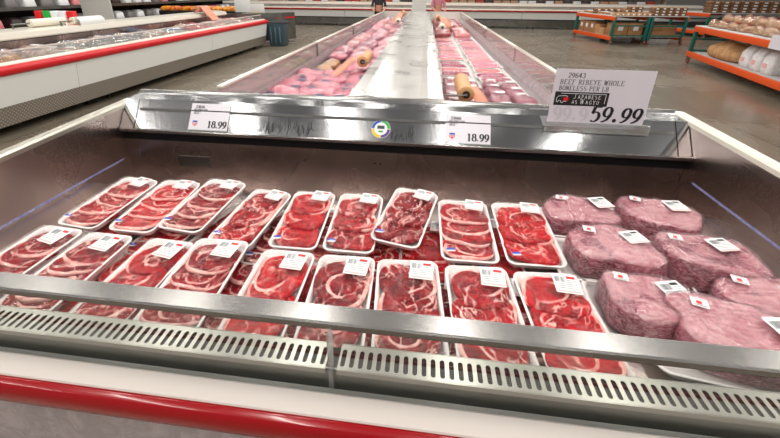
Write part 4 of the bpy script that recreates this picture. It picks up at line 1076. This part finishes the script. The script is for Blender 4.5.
for z in (.951, 1.401):
    for i in range(52):
        k = Q.choice((0, 0, 0, 1, 1, 2, 3, 4)); x = -12.6+i*.49
        if us[k]: o = gp[k].copy(); COL.objects.link(o)
        else: o = gp[k]; us[k] = 1
        o.location = (x, 24.35+Q.uniform(-.03, .03), z); o.rotation_euler = (0, 0, Q.uniform(-.1, .1))

# ------------------------------------------------------------------ rack tables on the right
def rack_table(label, corner, ex, ey, w, l, h, lowz=.14, double=False):
    """corner = near left post; ex runs along the green side, ey along the orange side"""
    t = thing('rack_table', label, 'rack table', (corner[0], corner[1], 0), (0, 0, math.atan2(ex[1], ex[0])))
    def post(x, y):
        mb = MB().box(x-.04, x+.04, y-.04, y+.04, lowz-.01, h, bev=.004)
        o = mb.build('upright', M['rackgreen'], t)
    xs = [0, w] if not double else [0, w/2-.06, w/2+.06, w]
    for x in xs:
        for y in (0, l): post(x, y)
    for z in (h-.13, lowz):
        for x in ([0, w] if not double else [0, w]):
            MB().box(x-.05 if x == 0 else x+.01, x-.01 if x == 0 else x+.05, -.05, l+.05, z, z+.13, bev=.006).build('beam', M['orange'], t)
    for x in xs:
        if x not in (0, w): MB().box(x-.03, x+.03, .05, l-.05, h-.13, h-.02).build('beam', M['orange'], t)
    for y in (0, l):
        for z in (h-.05-.28, lowz+.13, ):
            for a, b in zip(xs[::2], xs[1::2]):
                MB().box(a+.04, b-.04, y-.025, y+.025, z, z+.045).build('brace', M['rackgreen'], t)
    MB().box(-.04, w+.04, -.04, l+.04, h, h+.018).build('shelf_board', M['shelf'], t)
    MB().box(.045, w-.045, .03, l-.03, lowz+.10, lowz+.118).build('shelf_board', M['shelf'], t)
    for x in xs:
        for y in (.0, l):
            MB().tube([(x-.022, y-.03, .062), (x+.022, y-.03, .062)], .062, 16).build('caster', M['orangered'], t)
            MB().box(x-.035, x+.035, y-.035, y+.035, lowz-.025, lowz-.01).box(x-.03, x-.025, y-.05, y+.03, .05, lowz-.02).box(x+.025, x+.03, y-.05, y+.03, .05, lowz-.02).build('caster_plate', M['steel_dull'], t)
    return t
def P2(t, x, y):  # local to world
    c, s = math.cos(t.rotation_euler.z), math.sin(t.rotation_euler.z); return (t.location.x+c*x-s*y, t.location.y+s*x+c*y)
ex1 = Vector((2.47, .30)).normalized()
r1 = rack_table('orange and green rack table with cartons, nearer the far case', (6.5, 14.7), ex1, None, 2.5, 2.6, .93, double=True)
rz1 = r1.rotation_euler.z
def carton(w, l, h, m, name='carton', lab='', g=None, lbl=True):
    t = thing(name, lab, 'carton', group=g)
    child('box', MB().box(-w/2, w/2, -l/2, l/2, 0, h, bev=.008).mesh('box'), M[m], t)
    child('tape', MB().box(-w/2-.001, w/2+.001, -.025, .025, h*.6, h+.0015).mesh('tape'), M['kraft'], t)
    if lbl: child('box_label', MB().box(-w*.18, w*.18, -l/2-.003, -l/2-.0005, h*.45, h*.8).mesh('box_label'), M['label'], t)
    return t
LS = .14+.119
def setp(o, t, x, y, z, yaw=0):
    px, py = P2(t, x, y); o.location = (px, py, z); o.rotation_euler = (0, 0, t.rotation_euler.z+yaw)
c1 = carton(.5, .45, .44, 'carton', lab='brown carton with white label on the lower rack shelf', g='labelled cartons on the lower shelf')
setp(c1, r1, .36, .35, LS)
c = copy_tree(c1); setp(c, r1, .90, .35, LS)
s1 = carton(.36, .36, .40, 'carton', lab='small brown carton with side label on the orange rack end', g='small cartons on the orange rack end')
setp(s1, r1, .28, 2.35, LS, -PI/2)
for y in (1.95, 1.55): c = copy_tree(s1); setp(c, r1, .28, y, LS, -PI/2)
for k, (y, h) in enumerate(((1.18, .34), (.85, .24))):
    c = carton(.3, .3, h, 'kraft', lab=('taller plain kraft carton in the middle of the orange rack end', 'short plain kraft carton beside the corner on orange rack end')[k], lbl=False); setp(c, r1, .25, y, LS)
for k in range(2):
    c = carton(.85, .5, .19, 'carton', lab=('flat carton under another at the right of lower shelf', 'flat carton on top at the right of lower shelf')[k], lbl=False); setp(c, r1, 1.95, .42, LS+k*.192, .04*k)
c = carton(.35, .4, .38, 'cartond', lab='dark carton left of the flat cartons on lower shelf', lbl=False); setp(c, r1, 1.5, .9, LS)
# goods on top
def goods_stack(name, lab, cat, g, w, l, h, m, capm='label'):
    t = thing(name, lab, cat, group=g)
    child('pack', MB().box(-w/2, w/2, -l/2, l/2, 0, h, bev=.012).mesh('pack'), M[m], t)
    child('lid', MB().box(-w/2*.9, w/2*.9, -l/2*.9, l/2*.9, h, h+.008).mesh('lid'), M[capm], t)
    child('pack_label', MB().box(-w*.2, w*.2, -l/2-.003, -l/2-.0005, h*.3, h*.75).mesh('pack_label'), M['label'], t)
    return t
TZ = .93+.019
g1 = goods_stack('bakery_pack', 'brown bakery pack stacked on top of the cartons rack table', 'bakery pack', 'brown bakery packs on the rack table', .22, .26, .085, 'cartond', 'kraft')
first = True
for i in range(8):
    for lv in range(3):
        if i == 7 and lv == 2: continue
        o = g1 if first else copy_tree(g1); first = False
        setp(o, r1, 2.42-i*.235-(.05 if i > 4 else 0), .25+(.5 if i > 4 else 0), TZ+lv*.095, Q.uniform(-.05, .05))
for i in range(5):
    for lv in range(2):
        o = copy_tree(g1); setp(o, r1, .2+i*.25, 1.6, TZ+lv*.095, Q.uniform(-.2, .2))
g2 = goods_stack('cookie_pack', 'golden cookie pack along the near edge of rack top', 'bakery pack', 'golden cookie packs on the rack table', .17, .22, .10, 'bread', 'bread'); first = True
for i in range(7):
    o = g2 if first else copy_tree(g2); first = False
    setp(o, r1, .1+i*.185, .16, TZ, Q.uniform(-.05, .05))
g3 = goods_stack('pale_bakery_pack', 'pale bakery pack on the orange end of rack top', 'bakery pack', 'pale bakery packs on the rack table', .26, .26, .08, 'carton', 'label'); first = True
for i in range(6):
    o = g3 if first else copy_tree(g3); first = False
    setp(o, r1, .3, 2.4-i*.30, TZ, Q.uniform(-.2, .2))
# plastic tote under rack1
t = thing('plastic_tote', 'clear grey plastic tote on the floor under the rack', 'tote'); 
MB().loops([rrect(.75, .4, .04, 0), rrect(.8, .45, .04, .17), rrect(.82, .47, .04, .175), rrect(.76, .41, .04, .175), rrect(.7, .35, .04, .02)]).build('tote_body', M['whitebag'], t)
setp(t, r1, 1.85, .35, .0)

# rack table 2 (bread)
ang2 = math.atan2(-(6.9-6.2), (11.0-7.63))  # direction of its orange side
ey2 = Vector((6.9-6.2, 11.0-7.63)).normalized()   # towards the far corner
ex2 = Vector((ey2.y, -ey2.x))
L2 = 4.6; c2 = Vector((6.9, 11.0))-ey2*L2
r2 = rack_table('large orange rack table loaded with bread on the right', (c2.x, c2.y), ex2, None, 1.15, L2, .92, lowz=.17)
bl = thing('bread_bag', 'bagged loaf piled on the orange rack table', 'bread', group='bagged loaves on the rack table')
child('loaf', pack_mesh(.26, .46, .13, 201, lump=.35, pw=2.4), M['bread'], bl)
child('bag', pack_mesh(.275, .50, .142, 201, lump=.35, pw=2.4), M['vac'], bl)
child('bag_label', MB().box(-.05, .05, -.04, .04, 0, .003).mesh('bag_label'), M['inkred'], bl, (0, .05, .148))
first = True
for lv, (n, off) in enumerate(((9, 0), (8, .25))):
    for xi, xx in enumerate((.2, .58, .95)):
        for i in range(n):
            if lv == 1 and xi == 2: continue
            o = bl if first else copy_tree(bl); first = False
            setp(o, r2, xx+Q.uniform(-.02, .02)+lv*.15, .35+off+i*.48, .92+.02+lv*.13, PI/2*0+Q.uniform(-.3, .3))
LS2 = .17+.119
t = thing('kraft_sack', 'brown kraft paper sack lying on lower bread rack shelf', 'sack')
child('sack', pack_mesh(.75, 1.5, .34, 211, lump=.3), M['kraft'], t); child('sack_print', MB().box(-.1, .1, -.22, .22, 0, .003).mesh('sack_print'), M['cartond'], t, (-.05, 0, .36))
setp(t, r2, .42, 3.45, LS2)
wbg = thing('white_flour_bag', 'white bag standing on lower shelf of the bread rack', 'bag', group='white bags on the lower bread shelf')
child('bag', MB().loops([rrect(.3, .26, .07, 0), rrect(.34, .30, .08, .1), rrect(.33, .28, .08, .3), rrect(.28, .16, .05, .38), rrect(.26, .05, .02, .43)]).mesh('bag'), M['whitebag'], wbg)
child('bag_print', MB().box(-.06, .06, -.157, -.15, .12, .2).mesh('bag_print'), M['pinkpaper'], wbg)
first = True
for y in (2.35, 1.95, 1.55):
    for x in (.25, .7):
        o = wbg if first else copy_tree(wbg); first = False
        setp(o, r2, x, y, LS2, -PI/2)
t = thing('rack_card', 'white notice card hanging on the orange bread rack edge', 'card')
MB().box(-.0025, .0025, -.2, .2, 0, .24).build('card', M['card'], t); px, py = P2(r2, -.062, 1.14); t.location = (px, py, .79); t.rotation_euler = (0, 0, r2.rotation_euler.z)

# rack table 3, behind
r3 = rack_table('farther orange rack table behind the bread rack', (11.2, 17.4), ex1, None, 5.2, 2.0, .95)
g4 = goods_stack('dark_bakery_pack', 'dark brown bakery pack on the farther rack table', 'bakery pack', 'dark bakery packs on the farther rack table', .36, .36, .10, 'cartond', 'bread'); first = True
for i in range(13):
    for lv in range(4):
        o = g4 if first else copy_tree(g4); first = False
        setp(o, r3, .2+i*.39, .25, .97+lv*.11, Q.uniform(-.04, .04))

# ------------------------------------------------------------------ people at the far end
def person(label, loc, yaw, shirt, scale=1.0):
    t = thing('person', label, 'person', loc, (0, 0, yaw))
    J = dict(pel=(0,0,.96), ch=(0,0,1.30), nk=(0,-.02,1.48), hd=(0,-.03,1.60), tp=(0,-.02,1.72), ls=(-.19,0,1.42), le=(-.25,-.06,1.14), lw=(-.20,-.30,1.06), lh=(-.17,-.38,1.04),
             rs=(.19,0,1.42), re=(.25,-.06,1.14), rw=(.20,-.30,1.06), rh=(.17,-.38,1.04), lk=(-.11,-.02,.50), lf=(-.12,.02,.08), lt=(-.13,-.14,.04), rk=(.11,-.02,.50), rf=(.12,.02,.08), rt=(.13,-.14,.04), lp=(-.10,0,.90), rp=(.10,0,.90))
    rad = dict(pel=.15, ch=.155, nk=.055, hd=.085, tp=.06, ls=.065, le=.045, lw=.03, lh=.028, rs=.065, re=.045, rw=.03, rh=.028, lk=.062, lf=.042, lt=.035, rk=.062, rf=.042, rt=.035, lp=.09, rp=.09)
    E_ = [('pel','ch'),('ch','nk'),('nk','hd'),('hd','tp'),('ch','ls'),('ls','le'),('le','lw'),('lw','lh'),('ch','rs'),('rs','re'),('re','rw'),('rw','rh'),('pel','lp'),('lp','lk'),('lk','lf'),('lf','lt'),('pel','rp'),('rp','rk'),('rk','rf'),('rf','rt')]
    ks = list(J); vs = [J[k] for k in ks]; ed = [(ks.index(a), ks.index(b)) for a, b in E_]; rr = [rad[k] for k in ks]
    for sgn, hk in ((-1, 'lh'), (1, 'rh')):
        hx, hy, hz = J[hk]
        for f in range(4):
            b = len(vs); ox = (f-1.5)*.019
            vs += [(hx+ox, hy-.045, hz+.0), (hx+ox*1.1, hy-.075-(.008 if f in (1, 2) else 0), hz-.025)]; rr += [.009, .0075]
            ed += [(ks.index(hk), b), (b, b+1)]
        b = len(vs); vs += [(hx-sgn*.035, hy-.02, hz), (hx-sgn*.045, hy-.05, hz-.01)]; rr += [.010, .009]; ed += [(ks.index(hk), b), (b, b+1)]
    me = bpy.data.meshes.new('body'); me.from_pydata(vs, ed, []); me.update()
    o = child('body', me, [M['skin'], shirt, M['clothdark']], t)
    md = o.modifiers.new('skin', 'SKIN'); sk = me.skin_vertices[0].data
    for i, r in enumerate(rr): sk[i].radius = (r, r)
    for i in range(len(vs)): sk[i].use_root = (i == 0)
    md2 = o.modifiers.new('sub', 'SUBSURF'); md2.levels = 1; md2.render_levels = 2
    dg = bpy.context.evaluated_depsgraph_get(); dg.update()
    nm = bpy.data.meshes.new_from_object(o.evaluated_get(dg)); o.modifiers.clear(); o.data = nm
    nm.materials.clear()
    for q_ in (M['skin'], shirt, M['clothdark']): nm.materials.append(q_)
    for p_ in nm.polygons:
        p_.use_smooth = True; c = p_.center
        arm = abs(c.x) > .15 and c.z < 1.25 and c.z > .97
        p_.material_index = 0 if (c.z > 1.47 or (c.y < -.12 and c.z > .95)) else (1 if c.z > .95 or arm else 2)
    mb = MB(); n = 16
    mb.loops([[(.095*s*math.cos(2*PI*k/n), .0+.105*s*math.sin(2*PI*k/n), z+(.03*max(0, -math.sin(2*PI*k/n)) if z < 1.7 else 0)) for k in range(n)] for s, z in ((1.0, 1.60), (1.08, 1.66), (1.0, 1.72), (.7, 1.765), (.2, 1.78))])
    mb.build('hair', M['hair'], t)
    for sg in (-1, 1): MB().tube([(sg*.03, -.108, 1.635), (sg*.03, -.116, 1.635)], .009, 8).build('eye', M['ink'], t)
    MB().tube([(0, -.10, 1.625), (0, -.128, 1.60), (0, -.10, 1.595)], [.008, .014, .008], 8).build('nose', M['skin'], t)
    MB().tube([(-.022, -.104, 1.565), (0, -.110, 1.562), (.022, -.104, 1.565)], .005, 6).build('mouth', M['inkred'], t)
    return t
person('person in dark clothes reaching over far left end of island case', (-1.75, 14.75, 0), PI*0+.1, M['clothdark'])
person('person in pink top standing behind far right end of island', (.42, 15.2, 0), .2, M['clothpink'])

# ------------------------------------------------------------------ light
w = bpy.data.worlds.new('world'); S.world = w; w.use_nodes = True
bg = w.node_tree.nodes['Background']; bg.inputs[0].default_value = (1, .96, .93, 1); bg.inputs[1].default_value = .27
def strip_lamp(x, y, z, sx, sy, e, col=(1, .96, .90)):
    l = bpy.data.lights.new('ceiling_lamp', 'AREA'); l.shape = 'RECTANGLE'; l.size = sx; l.size_y = sy; l.energy = e; l.color = col
    o = bpy.data.objects.new('ceiling_lamp', l); COL.objects.link(o); o.location = (x, y, z)
for x in (-10.2, -7.0, -4.1, -1.75, .75, 3.1, 6.2, 10):
    for y, L in ((-2.6, 5.0), (3.3, 4.4), (10, 6), (18, 6)):
        strip_lamp(x, y, 5.6, .16, L, 150*L/6)
vs_ = S.view_settings; vs_.view_transform = 'Standard'; vs_.look = 'None'; vs_.gamma = 1; vs_.exposure = -0.42
